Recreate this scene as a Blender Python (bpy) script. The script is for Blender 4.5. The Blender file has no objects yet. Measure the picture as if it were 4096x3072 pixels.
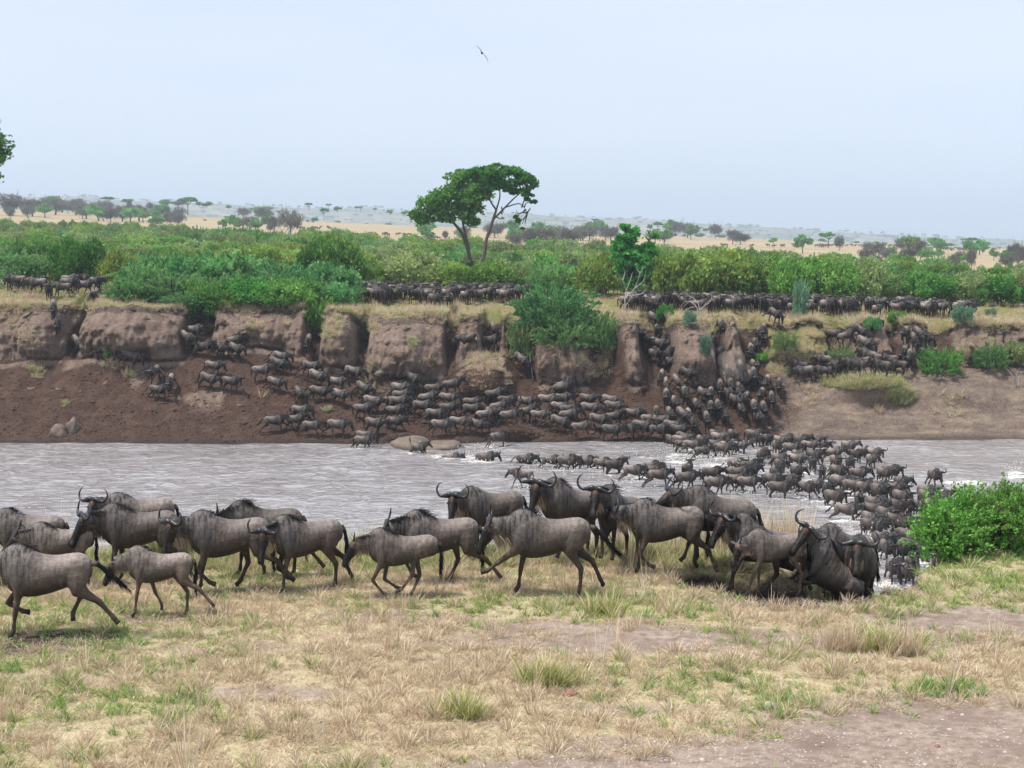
import bpy, bmesh, math, random
import numpy as np
from mathutils import Vector, Matrix, noise as mnoise
from mathutils.kdtree import KDTree
from mathutils.bvhtree import BVHTree

random.seed(7)
RNG = np.random.default_rng(7)
R = math.radians
scene = bpy.context.scene
COL = scene.collection

# ------------------------------------------------------------------ camera
EYE_Z = 15.5            # metres above the river
PITCH = R(5.78)
FPX = 4096 * 50.0 / 36.0
cam_data = bpy.data.cameras.new('camera')
cam_data.lens = 50.0
cam_data.sensor_width = 36.0
cam_data.clip_start = 0.5
cam_data.clip_end = 30000.0
cam = bpy.data.objects.new('camera', cam_data)
COL.objects.link(cam)
cam.location = (0, 0, EYE_Z)
cam.rotation_euler = (math.pi / 2 - PITCH, 0, 0)
scene.camera = cam

# ------------------------------------------------------------------ sky, sun, exposure
SUN_EL, SUN_AZ = 64.0, -115.0      # azimuth from +Y (view direction) towards +X
world = bpy.data.worlds.new('World')
scene.world = world
world.use_nodes = True
wn, wl = world.node_tree.nodes, world.node_tree.links
wn.clear()
w_out = wn.new('ShaderNodeOutputWorld')
w_bg = wn.new('ShaderNodeBackground')
w_sky = wn.new('ShaderNodeTexSky')
w_sky.sky_type = 'NISHITA'
w_sky.sun_disc = False
w_sky.sun_elevation = R(SUN_EL)
w_sky.sun_rotation = R(SUN_AZ)
w_sky.altitude = 1500
w_sky.air_density = 1.0
w_sky.dust_density = 2.0
w_sky.ozone_density = 1.5
w_bg.inputs['Strength'].default_value = 0.074
# a thin, even veil of high cloud over the blue, with faint streaks
w_tc = wn.new('ShaderNodeTexCoord')
w_map = wn.new('ShaderNodeMapping')
w_map.inputs['Scale'].default_value = (1.2, 1.2, 9.0)
w_map.inputs['Rotation'].default_value = (R(6), R(4), 0)
w_ns = wn.new('ShaderNodeTexNoise')
w_ns.inputs['Scale'].default_value = 2.2
w_ns.inputs['Detail'].default_value = 6
w_rmp = wn.new('ShaderNodeMapRange')
w_rmp.inputs['From Min'].default_value = 0.35
w_rmp.inputs['From Max'].default_value = 0.75
w_rmp.inputs['To Min'].default_value = 0.80
w_rmp.inputs['To Max'].default_value = 0.95
w_mix = wn.new('ShaderNodeMixRGB')
w_mix.inputs['Color2'].default_value = (7.2, 7.95, 9.2, 1)
wl.new(w_tc.outputs['Generated'], w_map.inputs['Vector'])
wl.new(w_map.outputs['Vector'], w_ns.inputs['Vector'])
wl.new(w_ns.outputs['Fac'], w_rmp.inputs['Value'])
wl.new(w_rmp.outputs['Result'], w_mix.inputs['Fac'])
wl.new(w_sky.outputs['Color'], w_mix.inputs['Color1'])
wl.new(w_mix.outputs['Color'], w_bg.inputs['Color'])
wl.new(w_bg.outputs['Background'], w_out.inputs['Surface'])

sun_data = bpy.data.lights.new('sun', 'SUN')
sun_data.energy = 3.5
sun_data.angle = R(7)
sun_data.color = (1.0, 0.95, 0.88)
sun = bpy.data.objects.new('sun', sun_data)
COL.objects.link(sun)
sdir = Vector((math.sin(R(SUN_AZ)) * math.cos(R(SUN_EL)), math.cos(R(SUN_AZ)) * math.cos(R(SUN_EL)), math.sin(R(SUN_EL))))
sun.rotation_euler = sdir.to_track_quat('Z', 'Y').to_euler()
sun.location = (0, 40, 60)

scene.view_settings.view_transform = 'Standard'
scene.view_settings.look = 'None'
scene.view_settings.gamma = 1.0
scene.view_settings.use_curve_mapping = False
scene.view_settings.exposure = 0.72
scene.cycles.use_denoising = True
scene.cycles.max_bounces = 6
scene.cycles.diffuse_bounces = 3
scene.cycles.glossy_bounces = 3
scene.cycles.transmission_bounces = 3
scene.cycles.transparent_max_bounces = 4
scene.cycles.volume_bounces = 0
scene.cycles.caustics_reflective = False
scene.cycles.caustics_refractive = False

# ------------------------------------------------------------------ helpers
def ray_dir(px, py):
    """direction through a point of the 4096x3072 photograph"""
    a, b = (px - 2048) / FPX, (py - 1536) / FPX
    return Vector((a, math.cos(PITCH) - b * math.sin(PITCH), -math.sin(PITCH) - b * math.cos(PITCH)))

def at_height(px, py, z):
    d = ray_dir(px, py)
    t = (z - EYE_Z) / d.z
    return Vector((d.x * t, d.y * t, z))

def at_depth(px, py, Y):
    d = ray_dir(px, py)
    t = Y / d.y
    return Vector((d.x * t, Y, EYE_Z + d.z * t))

def tag(o, label=None, category=None, group=None, kind=None):
    if label: o['label'] = label
    if category: o['category'] = category
    if group: o['group'] = group
    if kind: o['kind'] = kind
    return o

def link(name, mesh, parent=None):
    o = bpy.data.objects.new(name, mesh)
    COL.objects.link(o)
    if parent is not None:
        o.parent = parent
    return o

def empty(name, loc=(0, 0, 0), rz=0.0, scale=1.0):
    o = bpy.data.objects.new(name, None)
    COL.objects.link(o)
    o.location = loc
    o.rotation_euler = (0, 0, rz)
    o.scale = (scale,) * 3
    o.empty_display_size = 0.2
    return o

def mesh_np(name, verts, faces, mats=(), smooth=True, attrs=None, colors=None, mat_index=None):
    """mesh from arrays; faces (n,3) or (n,4) array or list of such arrays"""
    me = bpy.data.meshes.new(name)
    verts = np.asarray(verts, dtype=np.float32)
    fl = faces if isinstance(faces, list) else [faces]
    fl = [np.asarray(f, dtype=np.int32) for f in fl if len(f)]
    nl = sum(f.size for f in fl)
    nf = sum(len(f) for f in fl)
    me.vertices.add(len(verts))
    me.vertices.foreach_set('co', verts.ravel())
    me.loops.add(nl)
    me.loops.foreach_set('vertex_index', np.concatenate([f.ravel() for f in fl]))
    me.polygons.add(nf)
    tot = np.concatenate([np.full(len(f), f.shape[1], np.int32) for f in fl])
    start = np.concatenate([[0], np.cumsum(tot)[:-1]]).astype(np.int32)
    me.polygons.foreach_set('loop_start', start)
    me.polygons.foreach_set('loop_total', tot)
    if mat_index is not None:
        me.polygons.foreach_set('material_index', np.asarray(mat_index, dtype=np.int32))
    me.update(calc_edges=True)
    me.polygons.foreach_set('use_smooth', np.full(nf, bool(smooth)))
    for m in mats:
        me.materials.append(m)
    for k, v in (attrs or {}).items():
        v = np.asarray(v, dtype=np.float32)
        if v.ndim == 1:
            a = me.attributes.new(k, 'FLOAT', 'POINT'); a.data.foreach_set('value', v)
        elif v.shape[1] == 3:
            a = me.attributes.new(k, 'FLOAT_VECTOR', 'POINT'); a.data.foreach_set('vector', v.ravel())
    for k, v in (colors or {}).items():
        v = np.asarray(v, dtype=np.float32)
        if v.shape[1] == 3:
            v = np.concatenate([v, np.ones((len(v), 1), np.float32)], 1)
        a = me.attributes.new(k, 'FLOAT_COLOR', 'POINT'); a.data.foreach_set('color', v.ravel())
    return me

def grid_faces(nr, nc):
    i = np.arange(nr - 1)[:, None] * nc + np.arange(nc - 1)[None, :]
    return np.stack([i, i + 1, i + nc + 1, i + nc], -1).reshape(-1, 4)

def sstep(a, b, x):
    t = np.clip((np.asarray(x, dtype=float) - a) / (b - a), 0, 1)
    return t * t * (3 - 2 * t)

# value noise in numpy, 2-D and 3-D
_P = np.random.default_rng(3).random((64, 64, 64)).astype(np.float32)
def vnoise(x, y, z=0.0, octaves=3, gain=0.5):
    x, y, z = np.broadcast_arrays(np.asarray(x, float), np.asarray(y, float), np.asarray(z, float))
    out = np.zeros(x.shape); amp = 1.0; tot = 0.0
    for o in range(octaves):
        f = 2.0 ** o
        X, Y, Z = x * f + 17.3 * o, y * f + 5.1 * o, z * f + 9.7 * o
        i, j, k = np.floor(X).astype(int), np.floor(Y).astype(int), np.floor(Z).astype(int)
        u, v, w = X - i, Y - j, Z - k
        u, v, w = u * u * (3 - 2 * u), v * v * (3 - 2 * v), w * w * (3 - 2 * w)
        g = lambda a, b, c: _P[(i + a) & 63, (j + b) & 63, (k + c) & 63]
        n = ((g(0,0,0)*(1-u)+g(1,0,0)*u)*(1-v)+(g(0,1,0)*(1-u)+g(1,1,0)*u)*v)*(1-w) + \
            ((g(0,0,1)*(1-u)+g(1,0,1)*u)*(1-v)+(g(0,1,1)*(1-u)+g(1,1,1)*u)*v)*w
        out += amp * (n * 2 - 1); tot += amp; amp *= gain
    return out / tot

# ---- node helpers
class NT:
    def __init__(self, name):
        self.m = bpy.data.materials.new(name)
        self.m.use_nodes = True
        self.n, self.l = self.m.node_tree.nodes, self.m.node_tree.links
        self.n.clear()
        self.out = self.n.new('ShaderNodeOutputMaterial')
    def new(self, t, **kw):
        x = self.n.new('ShaderNode' + t)
        for k, v in kw.items():
            if k in x.inputs: self.put(x.inputs[k], v)
            else: setattr(x, k, v)
        return x
    def put(self, sock, v):
        if isinstance(v, bpy.types.NodeSocket): self.l.new(v, sock)
        else: sock.default_value = v if not (isinstance(v, tuple) and len(v) == 3 and sock.type == 'RGBA') else (*v, 1)
    def mix(self, fac, a, b, mode='MIX'):
        x = self.n.new('ShaderNodeMixRGB'); x.blend_type = mode
        self.put(x.inputs['Fac'], fac); self.put(x.inputs['Color1'], a); self.put(x.inputs['Color2'], b)
        return x.outputs['Color']
    def math(self, op, a, b=0.0, clamp=False):
        x = self.n.new('ShaderNodeMath'); x.operation = op; x.use_clamp = clamp
        self.put(x.inputs[0], a); self.put(x.inputs[1], b)
        return x.outputs[0]
    def noise(self, vec, scale, detail=4, rough=0.55, dist=0.0):
        x = self.n.new('ShaderNodeTexNoise')
        if vec is not None: self.l.new(vec, x.inputs['Vector'])
        x.inputs['Scale'].default_value = scale; x.inputs['Detail'].default_value = detail
        x.inputs['Roughness'].default_value = rough; x.inputs['Distortion'].default_value = dist
        return x.outputs['Fac']
    def ramp(self, v, a, b, lo=0.0, hi=1.0):
        x = self.n.new('ShaderNodeMapRange')
        self.put(x.inputs['Value'], v)
        x.inputs['From Min'].default_value = a; x.inputs['From Max'].default_value = b
        x.inputs['To Min'].default_value = lo; x.inputs['To Max'].default_value = hi
        return x.outputs['Result']
    def attr(self, name, out='Fac'):
        x = self.n.new('ShaderNodeAttribute'); x.attribute_name = name
        return x.outputs[out]
    def mapping(self, vec, scale):
        x = self.n.new('ShaderNodeMapping'); x.inputs['Scale'].default_value = scale
        self.l.new(vec, x.inputs['Vector'])
        return x.outputs['Vector']
    def pos(self):
        return self.n.new('ShaderNodeNewGeometry').outputs['Position']
    def obj(self):
        return self.n.new('ShaderNodeTexCoord').outputs['Object']
    def rnd(self):
        return self.n.new('ShaderNodeObjectInfo').outputs['Random']
    def bump(self, h, strength, dist, normal=None):
        x = self.n.new('ShaderNodeBump')
        x.inputs['Strength'].default_value = strength; x.inputs['Distance'].default_value = dist
        self.l.new(h, x.inputs['Height'])
        if normal is not None: self.l.new(normal, x.inputs['Normal'])
        return x.outputs['Normal']
    def principled(self, color, rough=0.8, spec=0.3, normal=None, **kw):
        x = self.n.new('ShaderNodeBsdfPrincipled')
        self.put(x.inputs['Base Color'], color); self.put(x.inputs['Roughness'], rough)
        self.put(x.inputs['Specular IOR Level'], spec)
        if normal is not None: self.l.new(normal, x.inputs['Normal'])
        for k, v in kw.items(): self.put(x.inputs[k], v)
        self.l.new(x.outputs['BSDF'], self.out.inputs['Surface'])
        return x
# ================================================================== terrain
def plateau_z(X, Y):
    """far side of the river: flat by the bank, rising towards the far ridge, more so on the west"""
    X, Y = np.asarray(X, float), np.asarray(Y, float)
    t = X / np.maximum(Y, 60)
    s = np.clip((Y - 125) / 775, 0, 1)
    s = s * (0.75 + 0.25 * s)
    rise = 0.9 * sstep(121.5, 126.0, Y) * (1 - sstep(-34, -22, X)) * (1 - sstep(200, 300, Y))
    rise = rise + 0.75 * sstep(121.0, 137.0, Y) * sstep(-34, -22, X) * (1 - sstep(200, 300, Y))
    return 9.25 + 13.0 * s - t * (2.5 + 33.5 * s) + rise

def mat_bank():
    t = NT('river_bank_soil')
    p = t.pos()
    n1 = t.noise(p, 0.9, 6, 0.65); n2 = t.noise(p, 6.0, 5, 0.7); n3 = t.noise(t.mapping(p, (3.0, 3.0, 14.0)), 1.0, 5, 0.65)
    dug = t.mix(t.ramp(n2, 0.36, 0.66), (0.036, 0.018, 0.012), (0.100, 0.056, 0.039))
    dug = t.mix(t.ramp(n1, 0.45, 0.75), dug, (0.125, 0.075, 0.055))
    cliff = t.mix(t.ramp(n3, 0.32, 0.68), (0.165, 0.113, 0.087), (0.330, 0.250, 0.203))
    cliff = t.mix(t.ramp(n1, 0.38, 0.62), cliff, t.mix(0.55, cliff, (0.12, 0.078, 0.058)))
    streak = t.noise(t.mapping(p, (1.6, 1.6, 0.16)), 1.0, 4, 0.6)
    cliff = t.mix(t.ramp(streak, 0.48, 0.70, 0, 0.5), cliff, (0.085, 0.054, 0.040))
    cliff = t.mix(t.ramp(t.noise(p, 2.2, 4, 0.6), 0.56, 0.72, 0, 0.6), cliff, (0.33, 0.255, 0.205))
    beach = t.mix(t.ramp(n2, 0.36, 0.66), (0.110, 0.078, 0.062), (0.225, 0.170, 0.140))
    beach = t.mix(t.ramp(t.noise(t.mapping(p, (0.5, 1.2, 1.2)), 1.0, 5, 0.7), 0.42, 0.66), beach, (0.29, 0.225, 0.165))
    turf = t.mix(t.ramp(n2, 0.35, 0.65), (0.19, 0.145, 0.06), (0.36, 0.28, 0.13))
    turf = t.mix(t.ramp(n1, 0.42, 0.6), turf, (0.17, 0.19, 0.06))
    wob = t.math('MULTIPLY', t.math('SUBTRACT', n2, 0.5), 0.7)
    k = lambda a, lo, hi: t.ramp(t.math('ADD', t.attr(a), wob), lo, hi)
    c = t.mix(k('cliff', 0.3, 0.7), dug, cliff)
    c = t.mix(k('beach', 0.3, 0.7), c, beach)
    c = t.mix(k('turf', 0.35, 0.65), c, turf)
    c = t.mix(t.math('MULTIPLY', k('lip_shade', 0.40, 0.8), 0.65), c, (0.045, 0.030, 0.022))  # shadow band under the lip, painted into the soil colour
    wet = t.attr('wet')
    c = t.mix(wet, c, t.mix(0.62, c, (0.03, 0.022, 0.018)))
    nrm = t.bump(n3, 0.5, 0.12, t.bump(n2, 1.0, 0.22, t.bump(t.noise(p, 22, 4, 0.7), 0.7, 0.06)))
    t.principled(c, t.ramp(wet, 0, 1, 0.92, 0.35), 0.25, nrm)
    return t.m

BPX = 115.0 / FPX                      # metres per photo pixel along the bank

def bX(px): return (px - 2048) * BPX
# foot of the cliff: along the bank, photo row of the foot, distance
FOOT = [(-600, 1455, 117.2), (0, 1460, 117.2), (210, 1440, 117.5), (270, 1445, 117.0), (500, 1452, 116.4), (700, 1455, 116.8), (800, 1400, 118.2), (1000, 1395, 118.2),
        (1200, 1430, 117.2), (1260, 1480, 116.2), (1420, 1500, 115.9), (1450, 1525, 115.4), (1600, 1545, 114.8), (1760, 1540, 115.2), (1850, 1480, 116.4), (1990, 1490, 116.4),
        (2100, 1545, 115.4), (2300, 1560, 115.2), (2480, 1560, 115.2), (2600, 1560, 115.2), (2700, 1530, 115.8), (2790, 1575, 115.0), (2900, 1560, 115.2), (3000, 1500, 116.2),
        (3150, 1490, 116.6), (3350, 1480, 117.0), (3650, 1470, 117.4), (3800, 1480, 117.4), (4096, 1480, 117.6), (4700, 1480, 117.6)]
FOOT = np.array(FOOT, float)
# gullies: centre px, half width px, how far back it cuts (m), softness
GULLY = [(232, 34, 5.5, 26), (755, 60, 4.2, 50), (1232, 34, 5.0, 24), (1432, 22, 4.4, 18), (1806, 30, 3.6, 20), (1965, 40, 5.0, 26), (2080, 60, 2.8, 50), (2430, 60, 2.5, 60),
         (2640, 75, 5.5, 40), (2905, 26, 3.0, 24), (3035, 42, 5.2, 30), (3400, 40, 4.0, 36), (3650, 40, 4.6, 24), (3840, 40, 2.0, 50)]

def build_bank():
    px = np.arange(-420, 4560, 6.6)
    X = bX(px)
    foot_row = np.interp(px, FOOT[:, 0], FOOT[:, 1]) + 9 * vnoise(px / 90.0, 0, 4.0, 2)
    foot_Y = np.interp(px, FOOT[:, 0], FOOT[:, 2]) + 0.30 * vnoise(px / 70.0, 1.0, 0, 3)
    d_z = -np.sin(PITCH) - (foot_row - 1536) / FPX * np.cos(PITCH)
    d_y = np.cos(PITCH) - (foot_row - 1536) / FPX * np.sin(PITCH)
    foot_z = EYE_Z + d_z / d_y * foot_Y
    top_Y = foot_Y + 2.6 + 0.45 * vnoise(px / 60.0, 3.0, 0, 3)
    def gully(lev):
        g = np.zeros_like(px); gd = np.zeros_like(px)
        wx = px + 26 * vnoise(px / 55.0, lev * 2.3, 8.0, 3) + 9 * vnoise(px / 16.0, lev * 6.0, 3.0, 2)
        for c, h, dep, soft in GULLY:
            wide = 1.0 + 0.5 * vnoise(c * 0.01, lev * 1.7, 2.0, 2)
            k = 1 - sstep(h * 0.5 * wide, h * 0.5 * wide + soft * 1.25, np.abs(wx - c))
            g = np.maximum(g, k); gd = np.maximum(gd, k * dep * 1.45)
        return g, gd
    g, gd = gully(1.0)
    # broad bulge of the blocks between the gullies
    top_Y = np.maximum(top_Y, 119.2) + gd * 0.72
    top_z = plateau_z(X, top_Y) + 0.20 * vnoise(px / 45.0, 5.0, 0, 2) + 0.38 * vnoise(px / 150.0, 2.0, 0, 2) - 1.1 * g
    wl_Y = 108.0 + 0.35 * vnoise(px / 160.0, 6.0, 0, 3) + 1.4 * sstep(2950, 3250, px) + 0.5 * sstep(1500, 2300, px)
    rows_y, rows_z, tp, GG = [], [], [], []
    # 1. under water and talus
    for s in np.concatenate([np.linspace(-0.16, 0, 5), np.linspace(0, 1, 46)[1:]]):
        y = wl_Y + (foot_Y - wl_Y) * s
        prof = s if s < 0 else (0.62 * s + 0.38 * s ** 1.7 + 0.05 * math.sin(s * 3.14))
        z = foot_z * prof if s >= 0 else np.full_like(px, s * 7.0)
        rows_y.append(y); rows_z.append(z); tp.append((0, s))
    # 2. cliff face; in gullies the face leans back into a chute
    for w in np.linspace(0, 1, 44)[1:]:
        face = 0.55 * w + 0.45 * w ** 2 - 0.05 * math.sin(math.pi * w)
        chute = 0.85 * w + 0.15 * w * w
        g, gd_ = gully(w)
        GG.append(g)
        u = face * (1 - g) + chute * g
        y = foot_Y + (top_Y - foot_Y) * u
        z = foot_z + (top_z - foot_z) * (w + 0.05 * math.sin(math.pi * w) * (1 - g))
        rows_y.append(y); rows_z.append(z); tp.append((1, w))
    # 3. plateau
    for w in np.concatenate([np.linspace(0, 1, 24)[1:]]):
        e = w ** 1.6
        y = top_Y + (146.0 - top_Y) * e
        z = plateau_z(X, y) + (top_z - plateau_z(X, top_Y)) * (1 - sstep(0, 0.25, w)) - 0.25 * gd * (1 - sstep(0, 0.2, w)) * 0
        rows_y.append(y); rows_z.append(z); tp.append((2, w))
    Yg, Zg = np.array(rows_y), np.array(rows_z)
    g = np.concatenate([np.repeat(GG[0][None], 50, 0), np.array(GG), np.repeat(GG[-1][None], len(rows_y) - 50 - len(GG), 0)])
    Xg = np.broadcast_to(X, Yg.shape).copy()
    seg = np.array([a for a, b in tp])[:, None]; par = np.array([b for a, b in tp])[:, None]
    P = np.broadcast_to(px, Yg.shape)
    # rounded lumps and ledges: px, row, half-width, half-height px, push towards river, lift
    for c, r_, hw, hh, push, lift in ((1955, 1510, 125, 95, 2.2, 1.0), (1335, 1390, 95, 130, 2.0, 0.7), (1590, 1420, 165, 190, 2.4, 0.5), (90, 1350, 130, 130, 1.8, 0.4), (480, 1340, 240, 170, 2.6, 0.4),
                                     (2790, 1430, 100, 160, 2.0, 0.4), (2520, 1370, 70, 120, 1.6, 0.3), (2560, 1490, 70, 90, 1.2, 0.4), (3500, 1560, 200, 70, 1.8, 0.9), (3200, 1420, 130, 90, 1.0, 0.6), (2250, 1440, 180, 140, 1.0, 0.5),
                                     (1000, 1330, 190, 110, 1.5, 0.2), (3250, 1690, 200, 60, 0.4, 0.25), (3880, 1560, 200, 80, 0.8, 0.4), (2050, 1735, 130, 26, 1.2, 0.55), (1640, 1755, 90, 22, 0.9, 0.5)):
        q = at_depth(c, r_, 115.5)
        dd_y = Yg; row = 1536 + FPX * np.tan(np.arctan2(EYE_Z - Zg, Yg) - PITCH)
        r2 = ((P - c) / hw) ** 2 + ((row - r_) / hh) ** 2
        k = np.clip(1 - r2, 0, 1) ** (1.0 if hw < 130 else 1.5) * (seg < 2)
        Yg = Yg - push * k; Zg = Zg + lift * k
    # soften the break between talus and face
    for _ in range(14):
        for A in (Yg, Zg):
            m = 0.5 * A + 0.25 * (np.roll(A, 1, 0) + np.roll(A, -1, 0))
            k = np.where(seg == 0, sstep(0.72, 1.0, par), np.where(seg == 1, 1 - sstep(0.0, 0.45, par), 0.0))
            A += (m - A) * k
    rough = np.where(seg == 0, 0.5 * np.clip(par, 0, 1) + 0.15, np.where(seg == 1, 1.0, 0.15 * (1 - par)))
    edge = np.where(seg == 1, 1 - 0.75 * sstep(0.86, 1, par), 1.0)
    nz = vnoise(Xg * 0.45, Yg * 0.45, Zg * 0.45, 4); nf = vnoise(Xg * 1.7, Yg * 1.7, Zg * 1.1 + 9, 3)
    crack = np.abs(vnoise(Xg * 0.42 + 0.5 * nz, Zg * 0.16, 3.0, 3))            # upright clefts in the face
    crack = -(1 - sstep(0.0, 0.09, crack)) * (seg == 1)
    strata = vnoise(Xg * 0.12, Zg * 1.3 + 0.6 * nz, 11.0, 3)
    rill = np.abs(vnoise(Xg * 0.95 + 0.8 * nz, Zg * 0.20, 5.0, 2)); rill2 = np.abs(vnoise(Xg * 2.4 + 0.8 * nf, Zg * 0.45, 15.0, 2))
    rills = (0.42 * (1 - sstep(0, 0.30, rill)) * sstep(-0.3, 0.4, nz) + 0.20 * (1 - sstep(0, 0.35, rill2))) * (seg == 1)
    Yg = Yg + rills * edge
    Yg = Yg + (0.80 * nz + 0.34 * nf - 0.25 * crack + 0.45 * strata * (seg == 1)) * rough * edge
    Zg = Zg + (0.16 * nz + 0.10 * nf) * rough * (seg < 2)
    fine = vnoise(Xg * 3.6, Yg * 3.6, Zg * 2.6 + 5, 2)
    Yg = Yg + 0.11 * fine * (seg == 1) * edge
    Zg = Zg + 0.07 * fine * (seg == 0) * np.clip(par * 6, 0, 1)
    # hoof-churned talus
    Zg = Zg + 0.10 * vnoise(Xg * 2.6, Yg * 2.6, 2.0, 3) * (seg == 0) * np.clip(par * 6, 0, 1)
    east = sstep(2990, 3200, P + 170 * vnoise(Xg * 0.30, Yg * 0.35, 1.0, 4))
    cliff = np.where(seg == 1, (1 - g) * sstep(0.0, 0.12, par), np.where(seg == 0, 0.9 * sstep(0.90, 1.0, par) * (1 - g), 0.2))
    pale = 0.75 * sstep(0.25, 0.6, vnoise(Xg * 0.30, Yg * 0.3, 6.0, 3)) * (seg == 0) * sstep(0.15, 0.5, par)
    cliff = np.maximum(cliff, pale * (1 - sstep(1500, 1700, P) * (1 - sstep(2900, 3000, P))))
    beach = np.where(seg == 0, east, 0.0)
    veg = sstep(3060, 3110, P) * (1 - sstep(3330, 3380, P)) * (seg == 1) * 0.6
    turf = np.where(seg == 2, 0.85, 0.0) + veg
    turf = np.where((seg == 1) & (par > 0.94), 0.6, turf)
    lip_shade = np.where(seg == 1, sstep(0.76, 0.86, par + 0.05 * nf) * (1 - sstep(0.93, 0.98, par)), 0.0)  # mask of the painted shade below the overhanging lip
    wet = np.where(seg == 0, 1 - sstep(0.02, 0.10, par), 0.0)
    nr, nc = Yg.shape
    cliff, beach, turf, wet, lip_shade = [np.broadcast_to(a, Yg.shape) for a in (cliff, beach, turf, wet, lip_shade)]
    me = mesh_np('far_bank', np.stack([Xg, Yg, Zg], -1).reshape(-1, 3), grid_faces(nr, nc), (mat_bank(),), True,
                 dict(cliff=cliff.ravel(), beach=beach.ravel(), turf=turf.ravel(), wet=wet.ravel(), lip_shade=lip_shade.ravel()))
    return me, np.stack([Xg, Yg, Zg], -1)

bank_mesh, BANKG = build_bank()
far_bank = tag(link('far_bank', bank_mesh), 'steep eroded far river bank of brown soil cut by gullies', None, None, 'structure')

# ---- plain and far ridge
def mat_plain():
    t = NT('savanna_grass')
    p = t.pos()
    n1 = t.noise(t.mapping(p, (0.012, 0.05, 0.05)), 1.0, 6, 0.65); n2 = t.noise(p, 0.35, 5, 0.7)
    c = t.mix(t.ramp(n1, 0.35, 0.65), (0.30, 0.232, 0.140), (0.385, 0.310, 0.205))
    c = t.mix(t.ramp(n2, 0.45, 0.75, 0, 0.5), c, (0.24, 0.20, 0.11))
    near = t.math('SUBTRACT', 1.0, t.attr('open'))
    c = t.mix(t.math('MULTIPLY', near, t.ramp(n2, 0.3, 0.6)), c, (0.13, 0.15, 0.05))
    t.principled(c, 0.95, 0.1, t.bump(n2, 0.6, 0.4))
    return t.m

def build_plain():
    Y = np.concatenate([np.linspace(144.5, 320, 60), np.linspace(320, 1000, 90)[1:], np.geomspace(1000, 2600, 24)[1:]])
    T = np.linspace(-0.55, 0.55, 220)
    Yg, Tg = np.meshgrid(Y, T, indexing='ij')
    Xg = Tg * np.maximum(Yg, 144.5)
    Z = plateau_z(Xg, Yg) + 0.5 * vnoise(Xg * 0.02, Yg * 0.02, 0, 3) * sstep(150, 300, Yg)
    Z = Z - 0.00004 * np.maximum(Yg - 900, 0) ** 2 - 0.05
    lo = 0.075 * Tg * 0 + 330 - 120 * sstep(-0.1, 0.25, Tg)
    op = sstep(-30, 60, Yg - lo + 50 * vnoise(Xg * 0.01, Yg * 0.01, 2, 2))
    return mesh_np('plain', np.stack([Xg, Yg, Z], -1).reshape(-1, 3), grid_faces(*Yg.shape), (mat_plain(),), True, dict(open=op.ravel()))
plain_mesh = build_plain()
tag(link('plain', plain_mesh), 'dry golden savanna plain rising beyond the thicket', None, None, 'structure')

def mat_hills():
    t = NT('far_hills')
    p = t.pos()
    n = t.noise(p, 0.006, 6, 0.65); n2 = t.noise(t.mapping(p, (0.02, 0.02, 0.05)), 1.0, 5, 0.7)
    c = t.mix(t.ramp(n, 0.40, 0.60), (0.33, 0.27, 0.15), (0.10, 0.12, 0.055))
    c = t.mix(t.ramp(n2, 0.48, 0.62), c, (0.06, 0.08, 0.04))
    t.principled(c, 1.0, 0.05)
    return t.m

def hill_z(T, Y):
    e = 1.80 - 5.5 * (T + 0.36) + 0.5 * T * T      # crest height in degrees
    e = np.interp(T, [-0.6, -0.36, -0.2, 0.0, 0.1, 0.2, 0.36, 0.6], [1.9, 1.78, 1.42, 0.98, 0.72, 0.40, -0.02, -0.3])
    crest = EYE_Z + 4600 * np.tan(np.radians(e)) + 9 * vnoise(T * 30, 1.0, 0, 4)
    s = sstep(2400, 4600, Y)
    return (-30 + (crest + 30) * s) * np.where(Y > 4600, 1 - 0.3 * sstep(4600, 6500, Y), 1)
def build_hills():
    Y = np.concatenate([np.linspace(2300, 4600, 36), np.linspace(4700, 6500, 8)])
    T = np.linspace(-0.62, 0.62, 260)
    Yg, Tg = np.meshgrid(Y, T, indexing='ij')
    Xg = Tg * Yg
    Z = hill_z(Tg, Yg) + 7 * vnoise(Xg * 0.004, Yg * 0.004, 0, 4) * sstep(2500, 3500, Yg) * (1 - sstep(4300, 4600, Yg))
    return mesh_np('hills', np.stack([Xg, Yg, Z], -1).reshape(-1, 3), grid_faces(*Yg.shape), (mat_hills(),), True)
hills_mesh = build_hills()
tag(link('hills', hills_mesh), 'long low wooded hills on the horizon blue with distance', None, None, 'structure')

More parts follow.
